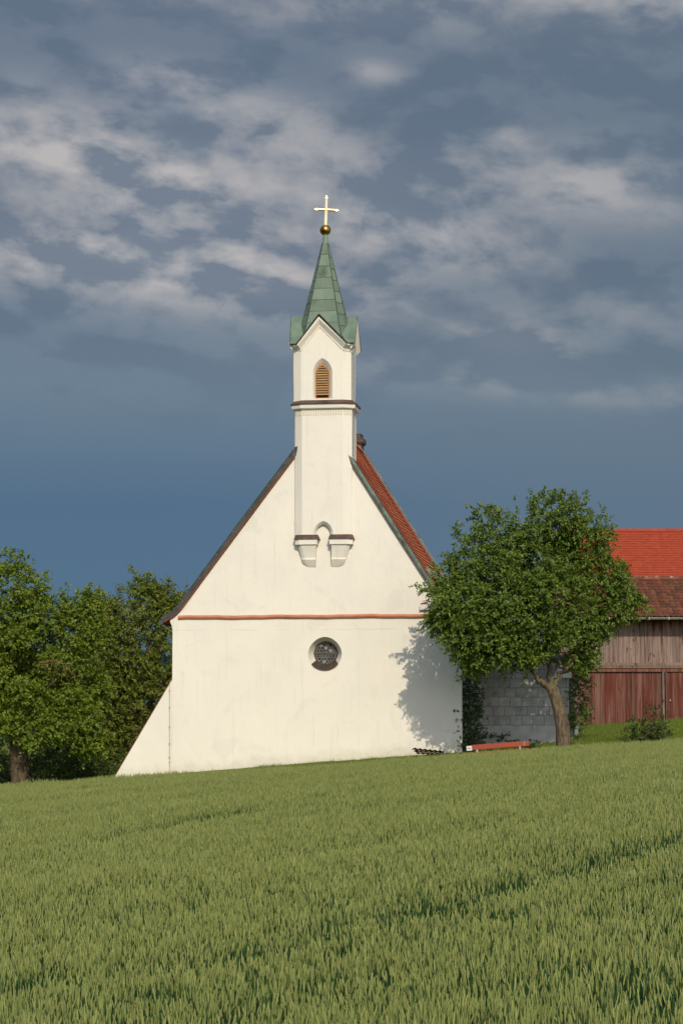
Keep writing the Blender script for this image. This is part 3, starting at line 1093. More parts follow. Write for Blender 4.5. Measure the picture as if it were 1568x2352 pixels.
    for e in (el, er):
        slab4((ap[0], vo2, ap[1]), (e[0], vo2, e[1]), (e[0], VAX, e[1]), (ap[0], VAX, ap[1]), 'gable_roof')
    ap2 = (ap[0] + .05, VB + .19, ap[1])
    for e in (el, er):
        slab4((ap2[0], VAX + .01, ap2[2]), (e[0], VAX + .01, e[1]), (e[0], VB + .19, e[1]), ap2, 'gable_roof')
    rl, rr_ = L(669.5, 728, VAX), L(820, 728, VAX)
    ef_l, ef_r = L(665, 790.5, VF - .13), L(814.5, 787.5, VF - .13)
    for (r0, e0, c0) in ((rl, ef_l, spire_axis - .15), (rr_, ef_r, spire_axis + .15)):
        ue = el[0] + .012 if e0 is ef_l else er[0] - .012      # foot of the valley to the front gable
        slab4((r0[0], VAX, r0[1]), (e0[0], VF - .13, e0[1]), (ue, VF - .13, e0[1]), (c0, VAX, r0[1]), 'gable_roof')
        slab4((r0[0], VAX + .01, r0[1]), (e0[0], VB + .13, e0[1]), (ue, VB + .13, e0[1]), (c0, VAX + .01, r0[1]), 'gable_roof')
        # folded edge
        MB().tube([(r0[0], VAX, r0[1] + .02), (e0[0], VF - .13, e0[1] + .02)], .018, 5).build('seam', COPPER_SEAM, spire)
    for e in (el, er):
        MB().tube([(ap[0], vo2 - .005, ap[1] + .012), (e[0], vo2 - .005, e[1] + .012)], .020, 5).build('seam', COPPER_DARK, spire)

    # neck, ball and cross
    wn0, wn1 = W(561, VAX), W(538, VAX)
    r0, r1 = top_h * 1.12, top_h * .80
    MB().loft([[(spire_axis + r * math.cos(a * math.pi / 8), VAX + r * math.sin(a * math.pi / 8), w) for a in range(16)] for r, w in ((r0, wn0), (r1, wn1))]).build('spire_neck', COPPER_GREEN, spire)
    ball = MB()
    cb = L(747, 528, VAX)
    rb = .172
    seg = 32
    rr = []
    for j in range(15):
        thh = math.pi * j / 14
        q = max(math.sin(thh), .002)
        rr.append([(cb[0] + rb * q * (1 + (.02 if k % 4 == 0 else 0)) * math.cos(2 * math.pi * k / seg), VAX + rb * q * (1 + (.02 if k % 4 == 0 else 0)) * math.sin(2 * math.pi * k / seg), cb[1] - rb * math.cos(thh)) for k in range(seg)])
    ball.loft(rr).build('finial_ball', GOLD_OLD, church, smooth=True)
    cr = MB()
    d = .03
    foot, head = L(747.3, 517, VAX), L(749.4, 452.5, VAX)
    a_l, a_r = L(725.5, 481.4, VAX), L(773.5, 481.6, VAX)
    def bar(p, q, w0_, w1_):
        p, q = Vector((p[0], 0, p[1])), Vector((q[0], 0, q[1]))
        t = (q - p).normalized()
        nn = Vector((-t.z, 0, t.x))
        y0, y1 = Vector((0, VAX - d, 0)), Vector((0, VAX + d, 0))
        ridge = Vector((0, VAX - d - .012, 0))
        cr.loft([[p + nn * w0_ + y0, p + ridge, p - nn * w0_ + y0, p - nn * w0_ + y1, p + nn * w0_ + y1], [q + nn * w1_ + y0, q + ridge, q - nn * w1_ + y0, q - nn * w1_ + y1, q + nn * w1_ + y1]])
    bar(foot, head, .042, .036)
    cc = L(748.9, 481.5, VAX)
    d = .027
    bar(a_l, a_r, .034, .034)
    for e, dirv in ((head, (0, 1)), (a_l, (-1, 0)), (a_r, (1, 0))):
        # trefoil ends
        for q, rad in (((0, 0), .056), ((dirv[0] * .05, dirv[1] * .05), .036)):
            x, w = e[0] + q[0] - dirv[0] * .02, e[1] + q[1] - dirv[1] * .02
            ring = lambda r, v: [(x + r * math.cos(2 * math.pi * k / 12), v, w + r * math.sin(2 * math.pi * k / 12)) for k in range(12)]
            cr.loft([ring(rad * .7, VAX - d - .012), ring(rad, VAX - d + .004), ring(rad, VAX + d), ring(rad * .7, VAX + d + .012)])
    ca, sa = math.cos(R(12)), math.sin(R(12))
    cr.v = [(spire_axis + (x - spire_axis) * ca - (y - VAX) * sa, VAX + (x - spire_axis) * sa + (y - VAX) * ca, z) for x, y, z in [tuple(q) for q in cr.v]]
    cross = cr.build('cross', GOLD, church)
    cross['label'] = 'gilded cross with trefoil ends'

    # lightning conductor wires down the tower
    lw = [L(665.5, 786, VF - .1), L(672, 800, VF - .1), L(672.5, 915, VF), L(668.5, 928, VF), L(675.5, 945, VF), L(676, 1048, 0)]
    MB().tube([(u, VF + .10 if i > 1 else VF - .05, w) for i, (u, w) in enumerate(lw)], .011, 5).build('lightning_conductor', WIRE, church)
    rw = [L(813, 784, VF - .1), L(810.5, 815, VF), L(811, 905, VF), L(816, 925, VF), L(811, 945, VF), L(812.5, 1050, .2)]
    MB().tube([(u, VF + .16, w) for i, (u, w) in enumerate(rw)], .011, 5).build('lightning_conductor', WIRE, church)


build_tower()


def build_church_extras():
    # copper-clad chimney on the far end of the ridge
    v0, v1 = 8.1, 8.75
    ch = MB()
    def bx(a, b, r0, r1, d=0):
        (ua, wa), (ub, wb) = L(a, r0, v0), L(b, r1, v0)
        ch.box(ua, ub, v0 - d, v1 + d, min(wa, wb), max(wa, wb))
    bx(803, 829.5, 1060, 1003)
    bx(804.5, 827.6, 1003.2, 998, -.02)
    bx(799, 834.5, 1017, 1006, .10)
    bx(801, 832, 1020, 1017.2, .05)
    bx(802, 829.0, 997.8, 996, .0)
    ch.build('chimney', COPPER_BROWN, church)

    # conductor with clips down the seam of the buttress
    pts = [L(389.2, r, 0.0) for r in (1563, 1570, 1640, 1700, 1775)]
    lc = MB().tube([(u, .0, w) for u, w in pts], .006, 5).build('lightning_conductor', WIRE, church)
    for r in (1587, 1625, 1670, 1709, 1740, 1751):
        u, w = L(389.2, r)
        MB().box(u - .014, u + .014, -.016, .03, w - .014, w + .014).build('conductor_clip', WIRE, lc)

    # side annexe: rendered block wall under a lean-to roof
    VA = 1.3
    ul, ur = L(1040, 1650, VA)[0], L(1307, 1650, VA)[0]
    wtop = lambda u: L(983, 1330, VA)[1] + (u - L(983, 1330, VA)[0]) * (L(1300, 1541, VA)[1] - L(983, 1330, VA)[1]) / (L(1300, 1541, VA)[0] - L(983, 1330, VA)[0])
    u0 = L(990, 1335, VA)[0]
    wb = -1.2
    core = MB().prism_v([(u0, wb), (ur, wb), (ur, wtop(ur)), (u0, wtop(u0))], VA + .03, 8.4)
    annex = core.build('annexe_wall', MORTAR, church)
    annex['label'] = 'grey rendered block wall of the lean-to annexe'
    wp = L(1200, 1666, VA)[1]
    MB().box(u0, ur + .02, VA - .012, 8.3, wb, wp - .008).build('plinth', PLINTH, annex)
    bw, bh = .345, .285
    rng = random.Random(9)
    row = 0
    w = wp
    while w < wtop(u0):
        u = u0 - (.5 * bw if row % 2 else 0)
        while u < ur:
            a, b_ = max(u, u0), min(u + bw, ur)
            if b_ - a > .05:
                h0, h1 = min(w + bh, wtop(a)), min(w + bh, wtop(b_))
                if min(h0, h1) > w + .03:
                    g = .007
                    pr = rng.uniform(-.004, .004)
                    poly = [(a + g, w + g), (b_ - g, w + g), (b_ - g, h1 - g), (a + g, h0 - g)]
                    cu, cw = (a + b_) / 2, w
                    MB().prism_v([(p[0] - cu, p[1] - cw) for p in poly], pr, .05).build('block', BLOCK, annex, loc=(cu, VA, cw))
            u += bw
        w += bh
        row += 1
    # lean-to roof
    path = [L(976, 1310, VA - .1), L(1018, 1337, VA - .1), L(1318, 1537, VA - .1)]
    up = offset_path(path, .07)
    rf = MB().prism_v(list(path) + up[::-1], VA + .1, 8.6).build('annexe_roof', TILE_OLD, church)
    for i, p in enumerate(resample(up, .18)[:-1]):
        q = resample(up, .18)[i + 1]
        MB().add([(p[0], VA + .12, p[1] + .004), (p[0], 8.6, p[1] + .004), (q[0] + .02, 8.6, q[1] + .018), (q[0] + .02, VA + .12, q[1] + .018), (q[0] + .02, VA + .12, q[1] - .01), (q[0] + .02, 8.6, q[1] - .01)],
                 [(0, 1, 2, 3), (3, 2, 5, 4)]).build('tile_course', TILE_OLD, rf, fix=False)
    inn, out = offset_path(path, -.02), offset_path(path, .13)
    MB().loft([[(p[0], VA - .1, p[1]), (q[0], VA - .08, q[1]), (q[0], VA + .14, q[1]), (p[0], VA + .14, p[1])] for p, q in zip(inn, out)]).build('annexe_flashing', COPPER_PALE, church)
    inn2 = offset_path(path, -.06)
    MB().loft([[(p[0], VA - .07, p[1]), (q[0], VA - .07, q[1]), (q[0], VA + .02, q[1]), (p[0], VA + .02, p[1])] for p, q in zip(inn2, inn)]).build('annexe_trim', TERRACOTTA, church)
    # white eaves return at the low corner
    a, b_ = L(1268, 1558, VA), L(1312, 1545, VA)
    MB().prism_v([a, (b_[0], a[1]), (b_[0], b_[1]), (L(1282, 1535, VA)[0], L(1282, 1535, VA)[1])], VA - .05, VA + .02).build('eaves_return', WHITE_PAINT, church)


build_church_extras()

# white wall box with a red domed top beside the gable edge
def build_wall_box():
    u0, w0 = L(964.5, 1401)
    u1, w1 = L(984, 1389)
    p = O + UX * ((u0 + u1) / 2) - VX * 0.004 + Vector((0, 0, w0))
    root = thing('alarm_box', 'small white box with red domed top high on the gable wall', 'alarm box', p, -YAW)
    hw, h = (u1 - u0) / 2, w1 - w0
    MB().box(-hw, hw, -.09, 0, 0, h).build('housing', WHITE_PAINT, root)
    n = 10
    poly = [(hw * .96 * math.cos(math.pi * k / n), h + .003 + .062 * math.sin(math.pi * k / n)) for k in range(n + 1)]
    MB().prism_v(poly, -.085, -.004).build('red_dome', SIGNAL_RED, root)
    MB().box(-hw - .008, hw + .008, -.10, 0.0, -.012, -.002).build('base_rim', CONCRETE, root)


build_wall_box()


# ------------------------------------------------------------------ barn and the house behind it
def build_barn():
    Y0 = 87.5
    gx = at(1285, 1600, Y0).x
    x1 = at(1568, 1600, Y0).x + 5.0
    zb = gz(at(1450, 1670, Y0).x, Y0) - .25
    root = thing('wooden_barn', 'weathered red plank barn with brown tiled lean-to roof', 'barn', (gx, Y0, zb))
    Zr = lambda row, Y=Y0: at(1450, row, Y).z - zb
    Xr = lambda col, Y=Y0: at(col, 1600, Y).x - gx
    wid = x1 - gx
    top, mid_hi, mid_lo, bot = Zr(1424), Zr(1523), Zr(1535.5), Zr(1671)
    core = MB().box(.02, wid - .02, .10, 7.5, -.6, top + .1)
    wall = core.build('wall', DARK_INSIDE, root)
    rng = random.Random(21)
    # upper planking
    x = 0.0
    while x < wid:
        w = rng.choice((.13, .16, .19, .22, .25, .26))
        d = rng.uniform(0, .018)
        lean = rng.uniform(-.006, .006)
        z0 = mid_hi - .02 + rng.uniform(-.012, .012)
        g = .005
        pl = MB().prism_v([(g, z0), (w - g, z0), (w - g + lean, top + .02), (g + lean, top + .02)], -d, .045)
        pl.build('plank', PLANK_GREY, root, loc=(x, .04, 0))
        if rng.random() < .28:
            MB().box(-.022, .022, -.05, -.0195, z0 + .02, top).build('cover_strip', PLANK_GREY, root, loc=(x, .04, 0))
        x += w
    # two horizontal beams
    xm = Xr(1527)
    for a, b in ((0, xm - .01), (xm + .01, wid)):
        for z0, z1, d in ((mid_lo + .105, mid_hi + .0, .085), (mid_lo, mid_lo + .10, .10)):
            MB().box(a, b, -d, .06, z0, z1).build('rail', PLANK_BEAM, root)
    MB().box(0, wid, -.06, .06, mid_lo - .13, mid_lo - .008).build('door_track', PLANK_RED, root)
    # lower planking: two sliding door leaves with the post between them
    x = 0.0
    while x < wid:
        w = rng.choice((.15, .18, .2, .22))
        leaf = x > xm
        d = rng.uniform(0, .012) + (.03 if leaf else 0)
        z0 = bot - .02 + rng.uniform(-.025, .02) - (x * .004)
        g = .003 if leaf else .004
        MB().prism_v([(g, z0), (w - g, z0), (w - g, mid_lo - .11), (g, mid_lo - .11)], -d, .04).build('plank', PLANK_RED, root, loc=(x, .04, 0))
        x += w
    MB().box(xm - .11, xm - .03, -.07, .02, bot - .02, mid_lo - .11).build('door_post', PLANK_GREY, root)
    MB().box(xm + .01, xm + .05, -.085, .02, bot - .02, mid_lo - .11).build('door_post', PLANK_RED, root)
    lk = MB()
    lk.box(xm + .17, xm + .20, -.075, -.04, Zr(1611), Zr(1607))
    lk.build('latch', STEEL, root)
    # door inscription-free iron straps
    # roof
    e0, r0 = Zr(1417, Y0 - .75), Zr(1329.5, Y0 + 2.9)
    A = Vector((0, -.75, e0))
    B = Vector((0, 2.9, r0))
    sl = (B - A)
    ln = sl.length
    sd = sl.normalized()
    nrm = Vector((0, -sd.z, sd.y))
    ang = math.atan2(sd.z, sd.y)
    rf = MB()
    rf.loft([[A, B, B - nrm * .09, A - nrm * .09], [p + Vector((wid + .3, 0, 0)) for p in (A, B, B - nrm * .09, A - nrm * .09)]])
    roof = rf.build('roof', DARK_INSIDE, root)
    roof['label'] = 'brown lichened pantile roof'
    tw, tl = .205, ln / 13

    def pantile(hgt=.03):
        m_ = MB()
        prof = [(-.5, .0), (-.36, .55), (-.22, 1.0), (-.08, .55), (.06, .12), (.25, 0.0), (.5, .05)]
        r = []
        for yy, zz in ((0.0, .028), (tl * 1.08, .004)):
            r.append([(p[0] * tw * 1.02, yy, zz + p[1] * hgt) for p in prof])
        m_.loft(r, False, False)
        fr_ = [(p[0] * tw * 1.02, 0.0, .028 + p[1] * hgt) for p in prof]
        m_.loft([fr_, [(p[0], p[1], p[2] - .02) for p in fr_]], False, False)
        return m_
    tm = pantile().mesh('tile', TILE_BROWN, fix=False)
    cols = int((wid + .3) / tw)
    stuff = MB()
    vx0, vx1 = Xr(1350), Xr(1585)
    count = 0
    proto = pantile()
    for i in range(13):
        for c in range(cols):
            px_ = (c + .5) * tw
            p = A + sd * (i * tl) + Vector((px_, 0, 0))
            if vx0 < px_ < vx1 and count < 290:
                o = link('tile', tm, roof, p + nrm * rng.uniform(0, .008))
                o.rotation_euler = (ang + rng.uniform(-.015, .015), 0, rng.uniform(-.02, .02))
                count += 1
            else:
                vs = []
                for q in proto.v:
                    vs.append(p + Vector((q[0], 0, 0)) + sd * q[1] + nrm * q[2])
                stuff.add(vs, proto.f)
    so = stuff.build('roof_tiles', TILE_BROWN, roof, fix=False)
    so['kind'] = 'stuff'
    # ridge caps
    n = int((wid + .3) / .33)
    for k in range(n):
        x = k * .33
        prof = [(-.15, -.07), (-.10, .03), (0, .075), (.10, .03), (.15, -.07)]
        r_a = [(x, B.y + q[0], B.z + .045 + q[1]) for q in prof]
        r_b = [(x + .35, B.y + q[0] * .88, B.z + .040 + q[1] * .88) for q in prof]
        MB().loft([r_a, r_b]).build('ridge_tile', RIDGE_TILE, roof)
    # gutter with brackets, rafters under the eaves
    zg = Zr(1418.6, Y0 - .85)
    seg = 10
    prof = [(-.085 + .085 * -math.cos(math.pi * k / seg) , -.085 * math.sin(math.pi * k / seg)) for k in range(seg + 1)]
    prof2 = [(q[0] * .9 - .0085, q[1] * .9) for q in prof][::-1]
    ring = lambda x: [(x, -.77 + q[0], zg + q[1]) for q in prof + prof2]
    gut = MB().loft([ring(-.1), ring(wid + .3)]).build('gutter', STEEL, root)
    x = .3
    while x < wid:
        MB().box(x, x + .03, -.96, -.955, zg - .09, zg + .015).build('gutter_bracket', STEEL, gut)
        x += .75
    x = .25
    while x < wid:
        p0 = A - nrm * .10 + Vector((x, .05, 0)) + sd * .05
        p1 = p0 + sd * 1.4
        MB().loft([[p0, p0 + Vector((.10, 0, 0)), p0 + Vector((.10, 0, 0)) - nrm * .12, p0 - nrm * .12], [p1, p1 + Vector((.10, 0, 0)), p1 + Vector((.10, 0, 0)) - nrm * .12, p1 - nrm * .12]]).build('rafter', PLANK_RED, root)
        x += 1.0

    # taller building with the bright red roof
    Y1 = 92.5
    gx2 = at(1300, 1300, Y1).x
    wid2 = at(1568, 1300, Y1).x + 6 - gx2
    zb2 = gz(gx2 + 4, Y1) - .3
    root2 = thing('red_roofed_building', 'building behind the barn with bright red tiled roof', 'building', (gx2, Y1, zb2))
    Z2 = lambda row, Y: at(1450, row, Y).z - zb2
    A = Vector((0, -.1, Z2(1338, Y1 - .1)))
    B = Vector((0, 3.9, Z2(1218.5, Y1 + 3.9)))
    MB().box(.2, wid2 - .2, .5, 7.3, -.6, A.z).build('wall', PLASTER, root2)
    # gable ends
    for x in (.2, wid2 - .2):
        MB().add([(x, .5, A.z - .05), (x, 7.3, A.z - .05), (x, 3.9, B.z - .2)], [(0, 1, 2)]).build('gable', PLASTER, root2, fix=False)
    sl = B - A
    ln = sl.length
    sd = sl.normalized()
    nrm = Vector((0, -sd.z, sd.y))
    ang = math.atan2(sd.z, sd.y)
    A2 = Vector((0, 7.9, A.z))
    roof2 = MB().loft([[A, B, A2, A2 - Vector((0, 0, .12)), B - Vector((0, 0, .14)), A - Vector((0, 0, .12))], [p + Vector((wid2, 0, 0)) for p in (A, B, A2, A2 - Vector((0, 0, .12)), B - Vector((0, 0, .14)), A - Vector((0, 0, .12)))]]).build('roof', TILE_RED, root2)
    nrow = 22
    tl, tw = ln / nrow, .20

    def flat_tile():
        m_ = MB()
        prof = [(-.505, .0), (-.40, .003), (-.25, .0), (.0, .002), (.25, .0), (.505, .002)]
        top_ = [(p[0] * tw, tl * 1.05, .003 + p[1]) for p in prof]
        bot_ = [(p[0] * tw, 0, .026 + p[1]) for p in prof]
        low = [(p[0] * tw, .0, .006 + p[1]) for p in prof]
        m_.loft([top_, bot_, low], False, False)
        return m_
    tm = flat_tile().mesh('tile', TILE_RED, fix=False)
    proto = flat_tile()
    cols = int(wid2 / tw)
    stuff = MB()
    vx0, vx1 = at(1385, 1300, Y1).x - gx2, at(1575, 1300, Y1).x - gx2
    cells = []
    for i in range(nrow):
        for c in range(cols):
            cells.append((i, (c + .5) * tw))
    vis = [q for q in cells if vx0 < q[1] < vx1]
    step = set(vis[-300:])
    for i, px_ in cells:
        p = A + sd * (i * tl) + Vector((px_, 0, 0))
        if (i, px_) in step:
            o = link('tile', tm, roof2, p + nrm * rng.uniform(0, .004))
            o.rotation_euler = (ang + rng.uniform(-.008, .008), 0, rng.uniform(-.008, .008))
        else:
            stuff.add([p + Vector((q[0], 0, 0)) + sd * q[1] + nrm * q[2] for q in proto.v], proto.f)
    so = stuff.build('roof_tiles', TILE_RED, roof2, fix=False)
    so['kind'] = 'stuff'
    for k in range(int(wid2 / .33)):
        x = k * .33
        prof = [(-.13, -.06), (-.09, .03), (0, .06), (.09, .03), (.13, -.06)]
        MB().loft([[(x, B.y + q[0], B.z + .03 + q[1]) for q in prof], [(x + .35, B.y + q[0] * .88, B.z + .026 + q[1] * .88) for q in prof]]).build('ridge_tile', TILE_RED, roof2)


build_barn()


# ------------------------------------------------------------------ trees, shrubs
def rand_unit(rng, n):
    v = rng.normal(size=(n, 3))
    return v / np.linalg.norm(v, axis=1)[:, None]


def nz(a):
    return a / np.maximum(np.linalg.norm(a, axis=1), 1e-6)[:, None]


def leaves_from_sprays(rng, org, dirs, nleaf, spray_len, leaf_len, leaf_w, droop=.25, up=.35, tilt=.8):
    """leaf faces along little twigs; every leaf is two triangles folded at the midrib"""
    n = len(org)
    t = np.linspace(.15, 1.0, nleaf)[None, :] + rng.uniform(-.05, .05, (n, nleaf))
    ll = spray_len * rng.uniform(.7, 1.25, (n, 1))
    side = nz(np.cross(dirs, rand_unit(rng, n)))
    pos = org[:, None, :] + dirs[:, None, :] * (t * ll)[..., None]
    pos[..., 2] -= droop * (t * ll) ** 2 / spray_len
    sgn = np.where(np.arange(nleaf) % 2 == 0, 1.0, -1.0)[None, :, None]
    ld = dirs[:, None, :] * .55 + side[:, None, :] * sgn * .75 + rng.normal(0, .35, (n, nleaf, 3))
    ld[..., 2] -= .12
    pos, ld = pos.reshape(-1, 3), nz(ld.reshape(-1, 3))
    m = len(pos)
    nr = rng.normal(0, tilt * .55, (m, 3))
    nr[:, 2] += .75
    nr[:, 1] -= up
    nr += np.repeat(dirs, nleaf, 0) * .35
    wd = nz(np.cross(ld, nr))
    nn = np.cross(wd, ld)
    le = (leaf_len * rng.uniform(.65, 1.25, m))[:, None]
    wi = (leaf_w * rng.uniform(.7, 1.2, m))[:, None] * .5
    b = pos
    tip = pos + ld * le - nn * le * .10
    lft = pos + ld * le * .45 + wd * wi + nn * wi * .35
    rgt = pos + ld * le * .45 - wd * wi + nn * wi * .35
    v = np.stack([b, rgt, tip, lft], 1).reshape(-1, 3)
    i = np.arange(m)[:, None] * 4
    f = np.concatenate([i + [0, 1, 2], i + [0, 2, 3]], 1).reshape(-1, 3)
    return v, f


def clump_sprays(rng, clumps, per_m2, inner=.55, outward=.9, upness=.25):
    O_, D_ = [], []
    for (c, r) in clumps:
        r = np.array(r)
        area = 4 * math.pi * (((r[0] * r[1]) ** 1.6 + (r[0] * r[2]) ** 1.6 + (r[1] * r[2]) ** 1.6) / 3) ** (1 / 1.6)
        n = int(area * per_m2)
        d = rand_unit(rng, n)
        fac = inner + (1.0 - inner) * rng.uniform(0, 1, n) ** .6
        # uneven surface: lobes and hollows
        ph = rng.uniform(0, 6.28, 3)
        lob = 1 + .16 * np.sin(d[:, 0] * 5 + ph[0]) * np.sin(d[:, 2] * 5 + ph[1]) + .10 * np.sin(d[:, 1] * 9 + ph[2])
        o = np.array(c) + d * r * (fac * lob)[:, None]
        dd = nz(d * outward + rng.normal(0, .45, (n, 3)) + np.array([0, 0, upness]))
        O_.append(o)
        D_.append(dd)
    return np.concatenate(O_), np.concatenate(D_)


def limb(b, pts, r0, r1, rng, wob=.05, seg=7):
    pts = [Vector(p) for p in pts]
    out = []
    for a, c in zip(pts, pts[1:]):
        for k in range(4):
            out.append(a.lerp(c, k / 4) + Vector(rng.normal(0, wob, 3)) * (0 if (k == 0) else 1))
    out.append(pts[-1])
    n = len(out)
    b.tube(out, [r0 + (r1 - r0) * (i / (n - 1)) ** .8 for i in range(n)], seg)


def twig_mesh(rng, org, dirs, length, rad):
    """thin three-sided sticks behind the leaf sprays"""
    n = len(org)
    a = nz(np.cross(dirs, rand_unit(rng, n)))
    c = np.cross(dirs, a)
    ln = (length * rng.uniform(.8, 1.3, n))[:, None]
    s, e = org - dirs * ln * .5, org + dirs * ln * .8
    v = []
    for k in range(3):
        q = a * math.cos(2.094 * k) + c * math.sin(2.094 * k)
        v.append(s + q * rad)
    v.append(e)
    v = np.stack(v, 1).reshape(-1, 3)
    i = np.arange(n)[:, None] * 4
    f = np.concatenate([i + [0, 1, 3], i + [1, 2, 3], i + [2, 0, 3]], 1).reshape(-1, 3)
    return v, f


def sub_clumps(rng, c, r, n, size=.45):
    """break one large lobe into smaller leaf masses near its surface"""
    out = []
    d = rand_unit(rng, n * 3)
    d = d[d[:, 2] > -.75][:n]
    for q in d:
        s = rng.uniform(.75, 1.2) * size
        out.append((np.array(c) + q * np.array(r) * rng.uniform(.62, .84), tuple(np.array(r) * s * rng.uniform(.85, 1.15, 3))))
    return out


def fruit_tree():
    rng = np.random.RandomState(42)
    Yt = 66.9
    basep = at(1294, 1720, Yt)
    base = Vector((basep.x, Yt, gz(basep.x, Yt) - .1))
    root = thing('fruit_tree', 'round leafy fruit tree with leaning trunk before the chapel annexe', 'tree', base)
    P = lambda a, b, Y=Yt: np.array(at(a, b, Y) - base)
    # trunk with bark ridges, forking into three
    seg = 18
    ctr = [(P(1296, 1770), .30), (P(1295, 1730), .235), (P(1293.5, 1705), .215), (P(1290, 1670), .20), (P(1284, 1635), .182), (P(1276, 1605), .17), (P(1271, 1590), .18), (P(1268, 1577), .14)]
    rings = []
    for j, (c, r) in enumerate(ctr):
        ring = []
        for k in range(seg):
            a = 2 * math.pi * k / seg
            rr = r * (1 + .07 * math.sin(3 * a + j * .5) + .05 * math.sin(7 * a + j) + (.10 * math.sin(4 * a) if j < 2 else 0))
            ring.append((c[0] + rr * math.cos(a), c[1] + rr * math.sin(a), c[2]))
        rings.append(ring)
    trunk = MB().loft(rings).build('trunk', BARK, root, smooth=True)
    br = MB()
    fk = P(1270, 1590)
    limbs = [([fk, P(1252, 1574, 66.8), P(1232, 1558, 66.6), P(1222, 1530, 66.5), P(1190, 1460, 66.2), P(1120, 1390, 66)], .115, .03),
             ([fk, P(1262, 1550, 67.0), P(1258, 1505, 67.1), P(1240, 1400, 67.2), P(1230, 1260, 67.3)], .125, .03),
             ([fk, P(1284, 1560, 67.0), P(1302, 1535, 67.1), P(1318, 1505, 67.2), P(1380, 1420, 67.2), P(1420, 1350, 67.2)], .085, .025),
             ([P(1258, 1505, 67.1), P(1290, 1440, 67.6), P(1330, 1330, 67.9), P(1320, 1230, 67.8)], .07, .02),
             ([P(1222, 1530, 66.5), P(1160, 1480, 66.8), P(1070, 1450, 67.0)], .06, .02),
             ([P(1240, 1400, 67.2), P(1160, 1310, 67.4), P(1110, 1230, 67.3)], .05, .015),
             ([P(1258, 1505, 67.1), P(1265, 1420, 65.6), P(1280, 1350, 65.0)], .06, .02)]
    for pts, r0, r1 in limbs:
        limb(br, pts, r0, r1, rng)
    br.build('branches', BARK, root, smooth=True)
    # crown lobes: centre in the picture, distance, radii in metres
    lobes = [((1285, 1200, 67.2), (.95, .9, .85)), ((1150, 1240, 67.2), (1.05, .9, .85)), ((1335, 1265, 67.3), (1.05, 1.0, 1.0)), ((1210, 1300, 66.8), (1.2, 1.2, 1.05)),
             ((1090, 1320, 67.0), (1.0, .9, .9)), ((1385, 1340, 67.3), (.95, .9, .9)), ((1290, 1370, 66.3), (1.1, 1.0, .95)), ((1170, 1395, 66.6), (1.1, 1.1, .95)),
             ((1050, 1385, 66.9), (.90, .8, .75)), ((1420, 1385, 67.2), (.75, .7, .60)), ((1240, 1460, 66.4), (1.05, 1.0, .72)), ((1100, 1455, 66.8), (.90, .8, .75)),
             ((1340, 1435, 67.0), (.75, .8, .75)), ((1190, 1510, 66.6), (.80, .7, .48)), ((1095, 1510, 66.9), (.52, .45, .46)), ((1335, 1500, 67.3), (.45, .45, .50)), ((1240, 1300, 68.1), (1.4, .7, 1.3)), ((1025, 1425, 66.4), (.55, .5, .5)), ((1045, 1400, 65.9), (.70, .6, .7)), ((1120, 1430, 65.6), (.9, .6, .8)), ((1060, 1470, 66.0), (.55, .5, .55)), ((1080, 1525, 66.2), (.40, .4, .35)), ((1140, 1490, 65.8), (.7, .6, .6)), ((1345, 1520, 67.2), (.35, .4, .4))]
    cl = []
    for (c, r) in lobes:
        cl.append((P(*c), tuple(x * .80 for x in r)))
        cl += sub_clumps(rng, P(*c), r, 5, .42)
    org, dirs = clump_sprays(rng, cl, 30, .35)
    # loose outer shoots that make the outline ragged
    tips = [(958, 1352, 66.8), (985, 1345, 66.8), (1002, 1300, 66.9), (990, 1440, 66.7), (1000, 1420, 66.7), (1040, 1210, 67), (1085, 1165, 67), (1050, 1215, 67), (1130, 1160, 67), (1180, 1165, 67), (1300, 1127, 67.2), (1330, 1140, 67.2), (1350, 1175, 67.2), (1225, 1150, 67.2),
            (1440, 1300, 67.2), (1470, 1385, 67.2), (1462, 1412, 67.2), (1440, 1425, 67.2), (1385, 1450, 67), (1420, 1290, 67.2), (1392, 1240, 67.2), (1005, 1370, 66.9), (1062, 1500, 66.8), (1070, 1540, 66.8), (1090, 1550, 66.8), (1050, 1470, 66.8),
            (1340, 1535, 67.3), (1360, 1480, 67.2), (1160, 1550, 66.5), (1210, 1545, 66.5), (1370, 1462, 67.2), (1010, 1455, 66.8), (1025, 1275, 66.9), (1020, 1330, 66.9)]
    core = P(1220, 1370)
    oo, dd = [], []
    for tx in tips:
        p = P(*tx)
        d = p - core
        d /= np.linalg.norm(d)
        for k in range(9):
            oo.append(p - d * rng.uniform(.05, .55) + rng.normal(0, .09, 3))
            dd.append(nz((d + rng.normal(0, .35, 3))[None])[0])
    org = np.concatenate([org, np.array(oo)])
    dirs = np.concatenate([dirs, np.array(dd)])
    v, f = leaves_from_sprays(rng, org, dirs, 9, .25, .105, .062)
    link('crown', np_mesh('crown', v, f, LEAF_FRUIT), root)
    tv, tf = twig_mesh(rng, org[::14], dirs[::14], .25, .005)
    link('twigs', np_mesh('twigs', tv, tf, BARK), root)


fruit_tree()


